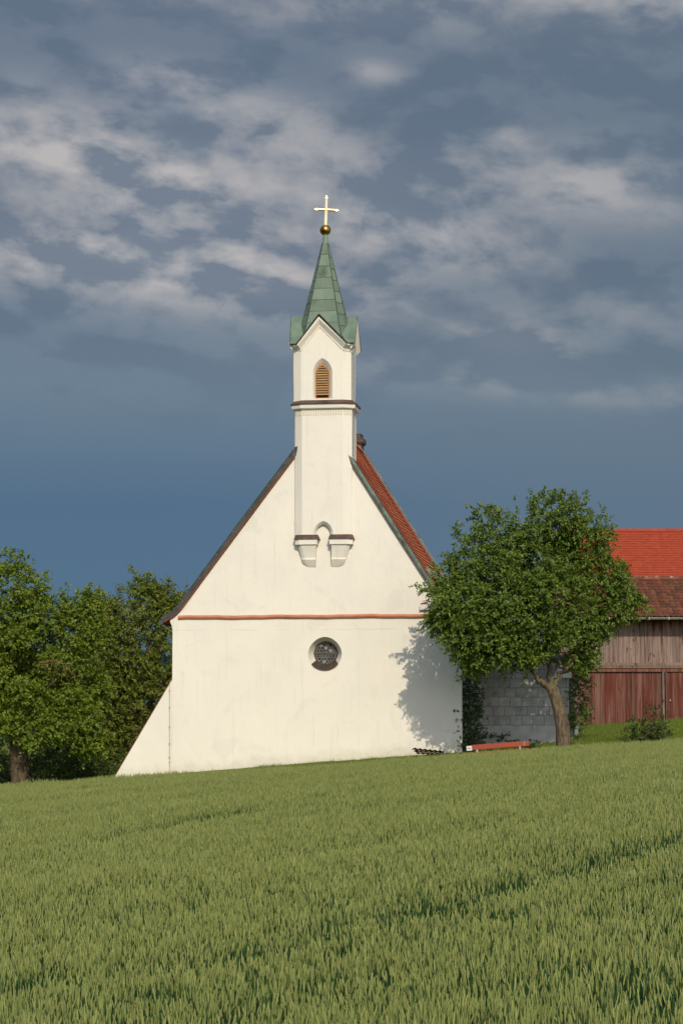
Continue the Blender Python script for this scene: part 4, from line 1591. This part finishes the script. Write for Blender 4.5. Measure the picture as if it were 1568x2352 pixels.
def leafy_tree(name, label, trunk_px, Yt, trunk_pts, limbs, lobes, m, seed, leaf=(.10, .06), per=5.5, nleaf=9, spray=.28, sub=5, subsize=.42, tips=(), bark=BARK_DARK, shrink=.8):
    rng = np.random.RandomState(seed)
    bx = at(trunk_px, 1700, Yt).x
    base = Vector((bx, Yt, gz(bx, Yt) - .1))
    root = thing(name, label, 'tree', base)
    P = lambda a, b, Y=Yt: np.array(at(a, b, Y) - base)
    t = MB()
    rings = []
    seg = 14
    for j, (a, b_, r) in enumerate(trunk_pts):
        c = P(a, b_)
        rings.append([(c[0] + r * (1 + .10 * math.sin(3 * q * .449 + j) + .05 * math.sin(5 * q * .449)) * math.cos(q * 2 * math.pi / seg), c[1] + r * math.sin(q * 2 * math.pi / seg), c[2]) for q in range(seg)])
    t.loft(rings).build('trunk', bark, root, smooth=True)
    br = MB()
    for pts, r0, r1 in limbs:
        limb(br, [P(*p) for p in pts], r0, r1, rng)
    br.build('branches', bark, root, smooth=True)
    cl = []
    for c, r in lobes:
        cl.append((P(*c), tuple(x * shrink for x in r)))
        cl += sub_clumps(rng, P(*c), r, sub, subsize)
    org, dirs = clump_sprays(rng, cl, per, .38)
    oo, dd = [], []
    for tx in tips:
        p = P(tx[0], tx[1], tx[2])
        d = np.array([tx[3], -.2, tx[4]], float)
        d /= np.linalg.norm(d)
        for k in range(8):
            oo.append(p - d * rng.uniform(.0, .7) + rng.normal(0, .10, 3))
            dd.append(nz((d + rng.normal(0, .4, 3))[None])[0])
    if oo:
        org, dirs = np.concatenate([org, np.array(oo)]), np.concatenate([dirs, np.array(dd)])
    v, f = leaves_from_sprays(rng, org, dirs, nleaf, spray, leaf[0], leaf[1])
    link('crown', np_mesh('crown', v, f, m), root)
    tv, tf = twig_mesh(rng, org[::8], dirs[::8], .3, .006)
    link('twigs', np_mesh('twigs', tv, tf, bark), root)
    return root, P


def left_trees():
    root, P = leafy_tree(
        'lime_tree', 'broad leafy tree with thick trunk at the field edge left of the chapel', 45, 76.5,
        [(45, 1840, .36), (45, 1800, .31), (44, 1760, .30), (42, 1715, .29), (42, 1690, .30)],
        [([(42, 1700, 76.5), (28, 1640, 76.5), (12, 1560, 76.5), (30, 1480, 76.6), (60, 1400, 76.7)], .15, .04),
         ([(42, 1700, 76.5), (70, 1650, 76.3), (95, 1600, 76.2), (130, 1560, 76)], .13, .03),
         ([(42, 1700, 76.5), (10, 1640, 76.6), (-40, 1560, 76.8), (-60, 1450, 77)], .16, .04),
         ([(12, 1560, 76.5), (40, 1520, 76.5), (75, 1480, 76.6), (95, 1420, 76.7)], .05, .02),
         ([(30, 1480, 76.6), (120, 1440, 76.6), (180, 1410, 76.6)], .06, .02)],
        [((30, 1345, 77), (1.3, 1.1, 1.0)), ((-60, 1420, 77), (1.4, 1.3, 1.3)), ((110, 1420, 76.8), (1.15, 1.1, .85)), ((185, 1450, 76.8), (.85, .9, .75)), ((60, 1480, 77.4), (1.2, 1.0, 1.0)),
         ((150, 1510, 76.8), (.9, .9, .6)), ((60, 1600, 75.9), (.75, .8, .6)), ((-60, 1600, 76.5), (1.3, 1.2, 1.2)), ((165, 1655, 76.0), (1.0, .9, .85)), ((90, 1680, 75.9), (.75, .8, .6)), ((15, 1655, 75.8), (.65, .7, .5)),
         ((200, 1705, 76.2), (.6, .6, .55)), ((40, 1470, 76.0), (.55, .45, .38)), ((-15, 1530, 76.0), (.5, .4, .45)), ((205, 1590, 77.2), (.8, .8, .9)), ((190, 1400, 77.2), (.75, .7, .6)), ((-20, 1500, 77.4), (1.3, .9, 1.2)), ((90, 1590, 77.8), (1.3, .7, 1.1)), ((130, 1580, 76.8), (.7, .7, .5)), ((20, 1530, 77.4), (.9, .7, .8))],
        LEAF_LIME, 8, leaf=(.115, .078), per=26, nleaf=8, tips=[(203, 1345, 76.8, .1, 1), (200, 1375, 76.8, .1, 1), (150, 1350, 76.8, .2, 1), (215, 1390, 76.8, .8, .6), (35, 1262, 77, 0, 1), (95, 1320, 77, .7, .6), (60, 1290, 77, .4, 1), (235, 1440, 76.8, 1, .1), (228, 1740, 76, .8, -.5)])
    # dead bare branch hanging in the crown
    rng = np.random.RandomState(4)
    db = MB()
    limb(db, [P(92, 1521, 75.5), P(125, 1517, 75.3), P(150, 1525, 75.2), P(170, 1550, 75.2), P(175, 1572, 75.2)], .03, .010, rng, .02, 5)
    for a in ([(110, 1519), (105, 1535), (98, 1548)], [(125, 1518), (132, 1540), (128, 1556)], [(140, 1521), (150, 1545), (158, 1568)], [(100, 1520), (90, 1530), (84, 1545)], [(150, 1526), (140, 1550), (146, 1570)], [(118, 1518), (116, 1540), (120, 1560)]):
        limb(db, [P(q[0], q[1], 75.25) for q in a], .014, .005, rng, .02, 4)
    db.build('dead_branch', TWIG, root)

    leafy_tree(
        'walnut_tree', 'taller loose-leaved tree close behind the chapel buttress', 300, 82,
        [(300, 1840, .28), (300, 1790, .24), (303, 1730, .22), (306, 1680, .2), (310, 1640, .18)],
        [([(308, 1660, 82), (330, 1580, 82), (345, 1480, 82), (350, 1380, 82)], .14, .03),
         ([(308, 1660, 82), (270, 1580, 82), (240, 1480, 82), (230, 1390, 82)], .12, .03),
         ([(308, 1660, 82), (360, 1600, 81.7), (400, 1540, 81.6), (410, 1450, 81.6)], .10, .02),
         ([(330, 1580, 82), (300, 1500, 81.6), (290, 1400, 81.6)], .07, .02),
         ([(310, 1690, 82), (350, 1690, 81), (372, 1700, 80.8)], .06, .03),
         ([(360, 1740, 81), (340, 1690, 80.8), (320, 1670, 80.8)], .06, .03)],
        [((260, 1430, 82.2), (1.1, 1.1, .9)), ((350, 1410, 82.2), (1.1, 1.0, .95)), ((410, 1430, 82.4), (.85, .9, .9)), ((300, 1510, 82), (1.3, 1.1, 1.0)), ((390, 1530, 82), (1.0, 1.0, 1.0)), ((250, 1590, 82.2), (1.1, 1.0, .9)),
         ((340, 1610, 81.8), (1.1, 1.0, .8)), ((270, 1680, 82), (1.0, .9, .8)), ((350, 1690, 81.8), (.85, .9, .7)), ((260, 1750, 81.8), (.8, .8, .55)), ((420, 1600, 82.5), (.8, .8, .9)), ((330, 1360, 82.2), (.6, .5, .5)), ((230, 1400, 82.4), (.8, .7, .6)), ((215, 1500, 82.4), (.8, .8, 1.0)), ((390, 1390, 82.4), (.6, .6, .5)), ((210, 1680, 82), (.7, .7, .9))],
        LEAF_ASH, 15, leaf=(.15, .062), per=17, nleaf=10, spray=.42, sub=6, subsize=.42, shrink=.78,
        tips=[(305, 1320, 82, -.2, 1), (340, 1325, 82, .3, 1), (385, 1340, 82, .2, 1), (435, 1355, 82, .5, .8), (240, 1365, 82, -.4, .8), (270, 1355, 82, 0, 1), (420, 1375, 82, .5, .8), (315, 1345, 82, -.5, .6), (360, 1350, 82, .3, .9), (225, 1380, 82, -.6, .6), (400, 1362, 82, 0, 1)])

    leafy_tree(
        'elder_tree', 'dark bushy tree filling the gap behind the two left trees', 200, 90,
        [(200, 1860, .2), (200, 1800, .16), (205, 1740, .14)],
        [([(205, 1750, 90), (170, 1650, 90), (150, 1560, 90)], .09, .03), ([(205, 1750, 90), (240, 1660, 90), (260, 1560, 90)], .09, .03)],
        [((60, 1560, 90), (1.9, 1.2, 1.5)), ((200, 1540, 90), (1.9, 1.2, 1.5)), ((200, 1660, 90), (2.0, 1.2, 1.4)), ((60, 1690, 90), (2.0, 1.2, 1.4)), ((330, 1600, 90), (1.6, 1.2, 1.8)), ((330, 1720, 90), (1.8, 1.2, 1.1)), ((-60, 1650, 90), (1.6, 1.2, 1.8))],
        LEAF_DARK, 33, leaf=(.15, .095), per=13, nleaf=9, spray=.35, sub=4, subsize=.5)
    # low dark shrubs under the trees
    for i, (px_, py_, Y, r, lab) in enumerate([(190, 1765, 79.5, (.8, .7, .75), 'dark round shrub under the tree next to the chapel buttress'), (110, 1775, 80.5, (.85, .7, .7), 'dark shrub in the shade just right of the thick trunk'),
                                               (-10, 1765, 80, (.9, .7, .9), 'dark shrub left of the thick tree trunk'), (255, 1785, 79, (.6, .6, .45), 'low shrub touching the foot of the chapel buttress')]):
        rng = np.random.RandomState(60 + i)
        bx = at(px_, 1700, Y).x
        base = Vector((bx, Y, gz(bx, Y)))
        root = thing('shrub', lab, 'shrub', base, group='shrubs under the left trees')
        c = np.array(at(px_, py_, Y) - base)
        b = MB()
        for k in range(6):
            limb(b, [(0, 0, -.05), c + rng.normal(0, .25, 3)], .03, .01, rng, .03, 5)
        b.build('stem', BARK_DARK, root)
        cl = [(c, r)] + sub_clumps(rng, c, r, 5, .5)
        # fill down to the ground
        cl.append((np.array([0, 0, r[2] * .55]), (r[0] * 1.05, r[1], r[2] * .7)))
        o_, d_ = clump_sprays(rng, cl, 13, .4)
        v, f = leaves_from_sprays(rng, o_, d_, 9, .28, .11, .065)
        link('leaves', np_mesh('leaves', v, f, LEAF_DARK), root)


left_trees()


def climbers():
    # climbing plant on the corner of the chapel front
    def climber(name, label, Y, stems, clumps, m, seed, leaf, per, cat, stem_m=BARK, px0=1070):
        rng = np.random.RandomState(seed)
        bx = at(px0, 1700, Y).x
        base = Vector((bx, Y, gz(bx, Y)))
        root = thing(name, label, cat, base)
        P = lambda a, b, yy=Y: np.array(at(a, b, yy) - base)
        for s_, r0, r1 in stems:
            b = MB()
            limb(b, [P(*q) for q in s_], r0, r1, rng, .015, 5)
            b.build('stem', stem_m, root)
        cl = [(P(*c), r) for c, r in clumps]
        o_, d_ = clump_sprays(rng, cl, per * 3.0, .2, outward=.6)
        v, f = leaves_from_sprays(rng, o_, d_, 8, .2, leaf[0], leaf[1])
        link('leaves', np_mesh('leaves', v, f, m), root)
        return root
    climber('climbing_plant', 'dark climbing plant on the corner between white front and block wall', 69.7,
            [([(1068, 1745), (1066, 1640), (1070, 1530)], .03, .012), ([(1084, 1738), (1080, 1660), (1092, 1590)], .022, .008), ([(1074, 1742), (1078, 1600), (1072, 1490)], .02, .008), ([(1066, 1742), (1056, 1690), (1050, 1640)], .012, .005)],
            [((1072, 1500, 69.8), (.22, .2, .5)), ((1080, 1560, 69.8), (.30, .22, .55)), ((1078, 1620, 69.7), (.36, .22, .5)), ((1072, 1680, 69.7), (.26, .22, .45)), ((1054, 1640, 69.6), (.18, .12, .35)), ((1100, 1610, 69.7), (.16, .15, .3)), ((1056, 1690, 69.6), (.2, .15, .35)), ((1088, 1700, 69.8), (.35, .25, .2)), ((1066, 1570, 69.6), (.22, .15, .5)), ((1090, 1650, 69.7), (.28, .2, .45)), ((1062, 1715, 69.5), (.25, .2, .2))],
            LEAF_IVY, 71, (.075, .05), 16, 'climbing plant')
    climber('young_climber', 'light green leafy climber on poles at the right end of the block wall', 70.4,
            [([(1340, 1725), (1333, 1690), (1322, 1640)], .017, .009), ([(1346, 1725), (1344, 1650), (1340, 1580)], .013, .008), ([(1318, 1730), (1318, 1640), (1322, 1540)], .025, .01)],
            [((1322, 1545, 70.5), (.38, .3, .45)), ((1320, 1600, 70.5), (.33, .3, .5)), ((1330, 1645, 70.3), (.32, .3, .42)), ((1318, 1680, 70.4), (.26, .26, .35)), ((1345, 1625, 70.2), (.20, .2, .35)), ((1338, 1570, 70.3), (.22, .2, .4))],
            LEAF_IVY_LIGHT, 72, (.085, .055), 13, 'climbing plant', TWIG, 1325)
    climber('garden_shrub', 'small garden shrub with some reddish leaves before the barn door', 68.9,
            [([(1490, 1712), (1500, 1670), (1508, 1645)], .02, .008), ([(1484, 1712), (1468, 1680), (1456, 1665)], .014, .006), ([(1492, 1712), (1484, 1690), (1478, 1672)], .014, .006)],
            [((1504, 1655, 68.9), (.36, .3, .40)), ((1508, 1682, 68.9), (.36, .3, .30)), ((1470, 1684, 68.9), (.40, .3, .30)), ((1457, 1668, 68.9), (.16, .14, .32)), ((1490, 1695, 68.9), (.50, .35, .25))],
            LEAF_ROSE, 73, (.08, .05), 13, 'shrub', BARK, 1488)
    climber('low_plant', 'low dark plant at the foot of the block wall behind the bench', 70.6,
            [([(1170, 1712), (1172, 1700), (1168, 1692)], .010, .005)],
            [((1150, 1702, 70.6), (.55, .2, .14)), ((1190, 1700, 70.6), (.6, .2, .15)), ((1108, 1700, 70.6), (.3, .2, .25))],
            LEAF_IVY, 74, (.08, .05), 14, 'plant', BARK, 1170)


climbers()


# ------------------------------------------------------------------ bench, sheets
def build_bench():
    Yb = 66.5
    a, b_ = at(1077, 1715, Yb), at(1222, 1704, Yb)
    c = (a + b_) / 2
    length = b_.x - a.x
    roll = math.atan2(b_.z - a.z, b_.x - a.x)
    g = gz(c.x, Yb)
    root = thing('garden_bench', 'red plank bench in front of the block wall', 'bench', (c.x, Yb, g - .02))
    root.rotation_euler = (0, -roll, 0)
    top = c.z - g + .02 + .03
    sh = top - .36
    hl = length / 2

    def plank(name, x0, x1, y0, y1, z0, z1, m=BENCH_RED):
        bm = bmesh.new()
        mb = MB().box(x0, x1, y0, y1, z0, z1)
        me = mb.mesh(name, m)
        bm.from_mesh(me)
        bmesh.ops.bevel(bm, geom=list(bm.edges), offset=.008, segments=2, affect='EDGES')
        bm.to_mesh(me)
        bm.free()
        return link(name, me, root)
    plank('back_plank', -hl + .16, hl, .30, .34, top - .145, top)
    plank('back_plank', -hl, hl, .27, .31, top - .345, top - .215)
    plank('seat_plank', -hl, hl, -.15, .02, sh - .05, sh)
    plank('seat_plank', -hl, hl, .04, .20, sh - .05, sh)
    for x in (-hl + .30, hl - .28):
        leg = MB()
        leg.box(x - .05, x + .05, -.13, .28, 0, sh - .052)
        leg.build('leg', CONCRETE, root)
        st = MB()
        st.loft([[(x - .025, .20, sh - .06), (x + .025, .20, sh - .06), (x + .025, .265, sh - .06), (x - .025, .265, sh - .06)], [(x - .025, .345, top - .03), (x + .025, .345, top - .03), (x + .025, .385, top - .03), (x - .025, .385, top - .03)]])
        st.build('back_support', CONCRETE, root)
    MB().box(hl - .15, hl - .135, .288, .2985, top - .14, top - .004).build('metal_strip', STEEL, root)
    pl = MB().box(-hl, -hl + .155, .29, .33, top - .155, top - .02).build('plate', WHITE_PAINT, root)
    pl['label'] = 'small white plate with dark lettering'
    # the short dark word on the plate, too small to read
    x = -hl + .022
    for w, h in ((.020, .034), (.016, .022), (.022, .030), (.016, .022)):
        MB().box(x, x + w, .2875, .2895, top - .105, top - .105 + h).build('lettering', BLACK_PRINT, pl)
        x += w + .009


build_bench()


def build_sheets():
    Ys = 69.0
    for i, (px_, off, dz, yaw, tip, m, lab) in enumerate([(988, 0, .03, .10, -.05, FIBRE_PALE, 'pale-edged corrugated roof sheet at the bottom of the small stack by the wall'), (985, .04, .075, .16, -.08, FIBRE, 'dark corrugated roof sheet in the middle of the small stack by the wall'),
                                                          (983, .0, .125, .05, -.10, FIBRE, 'dark corrugated roof sheet on top of the small stack by the wall')]):
        p = at(px_, 1731, Ys)
        ln, dep = (.80, .88, .95)[i], .42
        n = 54
        mb = MB()
        rr = []
        for k in range(n + 1):
            x = -ln / 2 + ln * k / n
            z = .013 * math.sin(2 * math.pi * x / .15)
            rr.append([(x, -dep / 2, z), (x, dep / 2, z), (x, dep / 2, z + .016), (x, -dep / 2, z + .016)])
        o = mb.loft(rr).build('corrugated_sheet', m)
        o.location = (p.x, Ys + off, gz(p.x, Ys) + dz + .09)
        o.rotation_euler = (R(-6), R(math.degrees(-tip)) * 1.0, yaw)
        o['label'] = lab
        o['category'] = 'roof sheet'
        o['group'] = 'stack of corrugated sheets by the chapel wall'


build_sheets()


# ------------------------------------------------------------------ wheat and lawn grass
def make_instancer(name, label, pts, rots, scls, idx, variants):
    me = bpy.data.meshes.new(name)
    n = len(pts)
    me.vertices.add(n)
    me.vertices.foreach_set('co', np.asarray(pts, np.float32).ravel())
    for nm, typ, arr in (('rot', 'FLOAT_VECTOR', rots), ('scl', 'FLOAT_VECTOR', scls), ('idx', 'INT', idx)):
        at_ = me.attributes.new(nm, typ, 'POINT')
        at_.data.foreach_set('vector' if typ == 'FLOAT_VECTOR' else 'value', np.asarray(arr, np.float32 if typ == 'FLOAT_VECTOR' else np.int32).ravel())
    ob = link(name, me)
    ob['kind'] = 'stuff'
    ob['label'] = label
    col = bpy.data.collections.new(name + '_variants')
    for v in variants:
        col.objects.link(v)
    ng = bpy.data.node_groups.new(name, 'GeometryNodeTree')
    ng.interface.new_socket('Geometry', in_out='INPUT', socket_type='NodeSocketGeometry')
    ng.interface.new_socket('Geometry', in_out='OUTPUT', socket_type='NodeSocketGeometry')
    N = ng.nodes.new
    gi, go = N('NodeGroupInput'), N('NodeGroupOutput')
    ci = N('GeometryNodeCollectionInfo')
    ci.inputs['Collection'].default_value = col
    ci.inputs['Separate Children'].default_value = True
    ci.inputs['Reset Children'].default_value = True
    iop = N('GeometryNodeInstanceOnPoints')
    iop.inputs['Pick Instance'].default_value = True

    def attr(nm, typ):
        a = N('GeometryNodeInputNamedAttribute')
        a.data_type = typ
        a.inputs['Name'].default_value = nm
        return a.outputs['Attribute']
    lk = ng.links.new
    lk(gi.outputs[0], iop.inputs['Points'])
    lk(ci.outputs[0], iop.inputs['Instance'])
    e2r = N('FunctionNodeEulerToRotation')
    lk(attr('rot', 'FLOAT_VECTOR'), e2r.inputs[0])
    lk(e2r.outputs[0], iop.inputs['Rotation'])
    lk(attr('scl', 'FLOAT_VECTOR'), iop.inputs['Scale'])
    lk(attr('idx', 'INT'), iop.inputs['Instance Index'])
    lk(iop.outputs[0], go.inputs[0])
    md = ob.modifiers.new('scatter', 'NODES')
    md.node_group = ng
    return ob


def value_noise(x, y, cell, seed):
    rng = np.random.RandomState(seed)
    g = rng.uniform(0, 1, (256, 256))
    u, v = x / cell + 100, y / cell + 100
    i, j = np.floor(u).astype(int), np.floor(v).astype(int)
    fu, fv = u - i, v - j
    fu, fv = fu * fu * (3 - 2 * fu), fv * fv * (3 - 2 * fv)
    G = lambda a, b: g[a % 256, b % 256]
    return G(i, j) * (1 - fu) * (1 - fv) + G(i + 1, j) * fu * (1 - fv) + G(i, j + 1) * (1 - fu) * fv + G(i + 1, j + 1) * fu * fv


EAR = leaf_mat('wheat_ear', (.185, .228, .066), (.300, .330, .105), None, .12, .6, .2)
STALK = leaf_mat('wheat_leaf', (.036, .092, .032), (.070, .142, .044), (.11, .17, .05), .22, .5, .25)


def wheat_tuft(seed, ears, blades, foot=0.0):
    rng = np.random.RandomState(seed)
    vs, fs, mi = [], [], []

    def add(v, f, m):
        o = len(vs)
        vs.extend(v)
        fs.extend([tuple(q + o for q in t) for t in f])
        mi.extend([m] * len(f))
    for k in range(ears):
        bx, by = rng.uniform(-.10, .10, 2)
        lx, ly = rng.normal(0, .020, 2)
        h = rng.uniform(.61, .71)
        top = np.array([bx + lx, by + ly, h])
        b0 = np.array([bx, by, foot])
        w = .0022
        add([b0 + [-w, 0, 0], b0 + [w, 0, 0], top + [w, 0, 0], top + [-w, 0, 0]], [(0, 1, 2, 3)], 1)
        el = rng.uniform(.050, .076)
        bend = np.array([lx, ly, 0]) * .35 + rng.normal(0, .008, 3) * [1, 1, 0]
        a0 = rng.uniform(0, 1.5)
        ring = []
        for t, r in ((0, .0022), (.18, .0055), (.55, .0058), (.85, .0040)):
            c = top + np.array([0, 0, el * t]) + bend * t
            ring.append([c + np.array([math.cos(a0 + q * 1.5708), math.sin(a0 + q * 1.5708) * .8, 0]) * r for q in range(4)])
        tip = top + np.array([0, 0, el]) + bend
        v = [p for r in ring for p in r] + [tip]
        f = []
        for j in range(3):
            for q in range(4):
                f.append((j * 4 + q, j * 4 + (q + 1) % 4, (j + 1) * 4 + (q + 1) % 4, (j + 1) * 4 + q))
        for q in range(4):
            f.append((12 + q, 12 + (q + 1) % 4, 16))
        add(v, f, 0)
    for k in range(blades):
        bx, by = rng.uniform(-.10, .10, 2)
        a = rng.uniform(0, 6.283)
        z0 = rng.uniform(.24, .50)
        ln = rng.uniform(.12, .20)
        d = np.array([math.cos(a), math.sin(a), 0])
        s = np.array([-d[1], d[0], 0]) * rng.uniform(.0032, .0058)
        st = rng.uniform(.75, 1.1)
        p0 = np.array([bx, by, z0])
        p1 = p0 + d * ln * .30 + [0, 0, ln * st * .62]
        p2 = p0 + d * ln * .75 + [0, 0, ln * st * (.80 if rng.uniform() < .5 else 1.05)]
        add([p0 - s * .6, p0 + s * .6, p1 + s, p1 - s, p2], [(0, 1, 2, 3), (3, 2, 4)], 1)
    me = bpy.data.meshes.new('wheat_tuft')
    me.from_pydata([tuple(v) for v in vs], [], fs)
    me.materials.append(EAR)
    me.materials.append(STALK)
    me.polygons.foreach_set('material_index', mi)
    return bpy.data.objects.new('wheat_tuft', me)


def build_wheat():
    rng = np.random.RandomState(77)
    variants = [wheat_tuft(200 + i, 7, 13) for i in range(6)] + [wheat_tuft(300 + i, 3, 22) for i in range(3)]
    variants += [wheat_tuft(200 + i, 7, 12, .30) for i in range(6)] + [wheat_tuft(300 + i, 3, 20, .30) for i in range(3)]
    # names sort the collection children
    for i, v in enumerate(variants):
        v.name = 'wheat_tuft_%02d' % i
    P = []
    y = 5.0
    band = 1.0
    while y < 65.3:
        wdt = .155 * y + 2.6
        dens = 118 if y < 30 else 84
        n = int(2 * wdt * band * dens)
        xx = rng.uniform(-wdt, wdt, n)
        yy = rng.uniform(y, y + band, n)
        P.append(np.stack([xx, yy], 1))
        y += band
    P = np.concatenate(P)
    x, y = P[:, 0], P[:, 1]
    y_edge = 65.0 + .35 * (value_noise(x, y, 1.1, 5) - .5)
    keep = y < y_edge

    def field_xy(px, py):
        """where the line of sight meets the tops of the wheat"""
        best = None
        for Y in np.arange(5, 66, .1):
            p = at(px, py, Y)
            d = p.z - float(wheat_top(p.x, Y))
            if d < 0:
                return np.array([p.x, Y])
        return np.array([p.x, 66.])
    gap = np.zeros(len(x))
    for (a, b, c, wdt, amt) in [((0, 1966), (440, 1873), (820, 1806), .22, .8), ((0, 2238), (760, 2108), (1568, 1902), .20, .75), ((640, 2190), (1150, 2075), (1568, 1985), .20, .7), ((0, 1835), (380, 1806), (760, 1772), .3, .6)]:
        q = [field_xy(*s_) for s_ in (a, b, c)]
        for p0, p1 in ((q[0], q[1]), (q[1], q[2])):
            d = p1 - p0
            ll = np.hypot(*d)
            e = d / ll
            t = (x - p0[0]) * e[0] + (y - p0[1]) * e[1]
            off = (x - p0[0]) * -e[1] + (y - p0[1]) * e[0] + .15 * (value_noise(x, y, .9, 8) - .5)
            near = (t > -1.5) & (t < ll + 1.5)
            gap = np.maximum(gap, np.where(near, amt * np.exp(-(off / wdt) ** 4), 0))
    keep &= rng.uniform(0, 1, len(x)) > gap * .72
    n1 = value_noise(x, y, 2.2, 1)
    n2 = value_noise(x, y, .7, 2)
    n3 = value_noise(x, y, .30, 3)
    keep &= rng.uniform(0, 1, len(x)) > .12 * (n3 < .25)
    # long bands along the drill direction, parallel to the wheel tracks
    q0, q1 = field_xy(0, 2238), field_xy(1568, 1902)
    e = (q1 - q0) / np.hypot(*(q1 - q0))
    al, ac = x * e[0] + y * e[1], -x * e[1] + y * e[0]
    band = value_noise(al / 9.0, ac / .8, 1.0, 31) - .5
    # greener, leafier patch in the near right of the field
    leafy = np.clip(.10 + .45 * smooth(.5, .8, n1) - .35 * band + .55 * smooth(-1.0, 3.0, x) * (1 - smooth(13, 34, y)) + .12 * (1 - smooth(9, 16, y)), 0, .85)
    hs = (.95 + .10 * (n1 - .5) + .05 * (n2 - .5) + .10 * band + rng.normal(0, .035, len(x))) * (1 - .20 * gap)
    x, y, hs, leafy, gap = x[keep], y[keep], hs[keep], leafy[keep], gap[keep]
    n = len(x)
    z = ground_z(x, y) - .01
    idx = np.where(rng.uniform(0, 1, n) < leafy, rng.randint(6, 9, n), rng.randint(0, 6, n))
    idx = np.where(y > 22, idx + 9, idx)
    rot = np.stack([rng.normal(0, .03, n), rng.normal(0, .03, n), rng.uniform(0, 6.283, n)], 1)
    scl = np.stack([np.full(n, .80), np.full(n, .80), hs], 1)
    make_instancer('wheat_field', 'green ripening wheat filling the sloping field', np.stack([x, y, z], 1), rot, scl, idx, variants)


build_wheat()


def build_lawn():
    rng = np.random.RandomState(12)
    variants = []
    for i in range(4):
        r = np.random.RandomState(500 + i)
        vs, fs = [], []
        for k in range(16):
            bx, by = r.uniform(-.09, .09, 2)
            a = r.uniform(0, 6.283)
            h = r.uniform(.03, .085)
            d = np.array([math.cos(a), math.sin(a), 0]) * h * .5
            s_ = np.array([-math.sin(a), math.cos(a), 0]) * .004
            o = len(vs)
            p = np.array([bx, by, -.01])
            vs += [tuple(p - s_), tuple(p + s_), tuple(p + d + [0, 0, h])]
            fs.append((o, o + 1, o + 2))
        me = bpy.data.meshes.new('grass_tuft')
        me.from_pydata(vs, [], fs)
        me.materials.append(GRASS)
        variants.append(bpy.data.objects.new('grass_tuft_%d' % i, me))
    n = 26000
    x, y = rng.uniform(-2.5, 17, n), 65.2 + rng.uniform(0, 1, n) ** 1.2 * 22.6
    # nothing grows inside the buildings
    q = np.stack([x - O.x, y - O.y], 1)
    u = q @ np.array([UX.x, UX.y])
    v = q @ np.array([VX.x, VX.y])
    inside = (v > -.02) & (v < 9.2) & (u < L(1060, 1600)[0] + .02) & (u > -7) | (v > 1.28) & (v < 8.6) & (u < L(1308, 1650, 1.3)[0] + .03)
    keep = ~inside & (y < 87.4) & (rng.uniform(0, 1, n) < .45 + value_noise(x, y, .8, 4))
    x, y = x[keep], y[keep]
    n = len(x)
    tall = 1 + 1.6 * (np.abs(y - 65.6) < .5) + .8 * (value_noise(x, y, .5, 6) - .3)
    sc = np.stack([np.full(n, 1.2), np.full(n, 1.2), tall * rng.uniform(.7, 1.3, n)], 1)
    rot = np.stack([rng.normal(0, .1, n), rng.normal(0, .1, n), rng.uniform(0, 6.283, n)], 1)
    make_instancer('lawn_grass', 'short grass between the wheat and the buildings', np.stack([x, y, ground_z(x, y)], 1), rot, sc, rng.randint(0, 4, n), variants)


build_lawn()
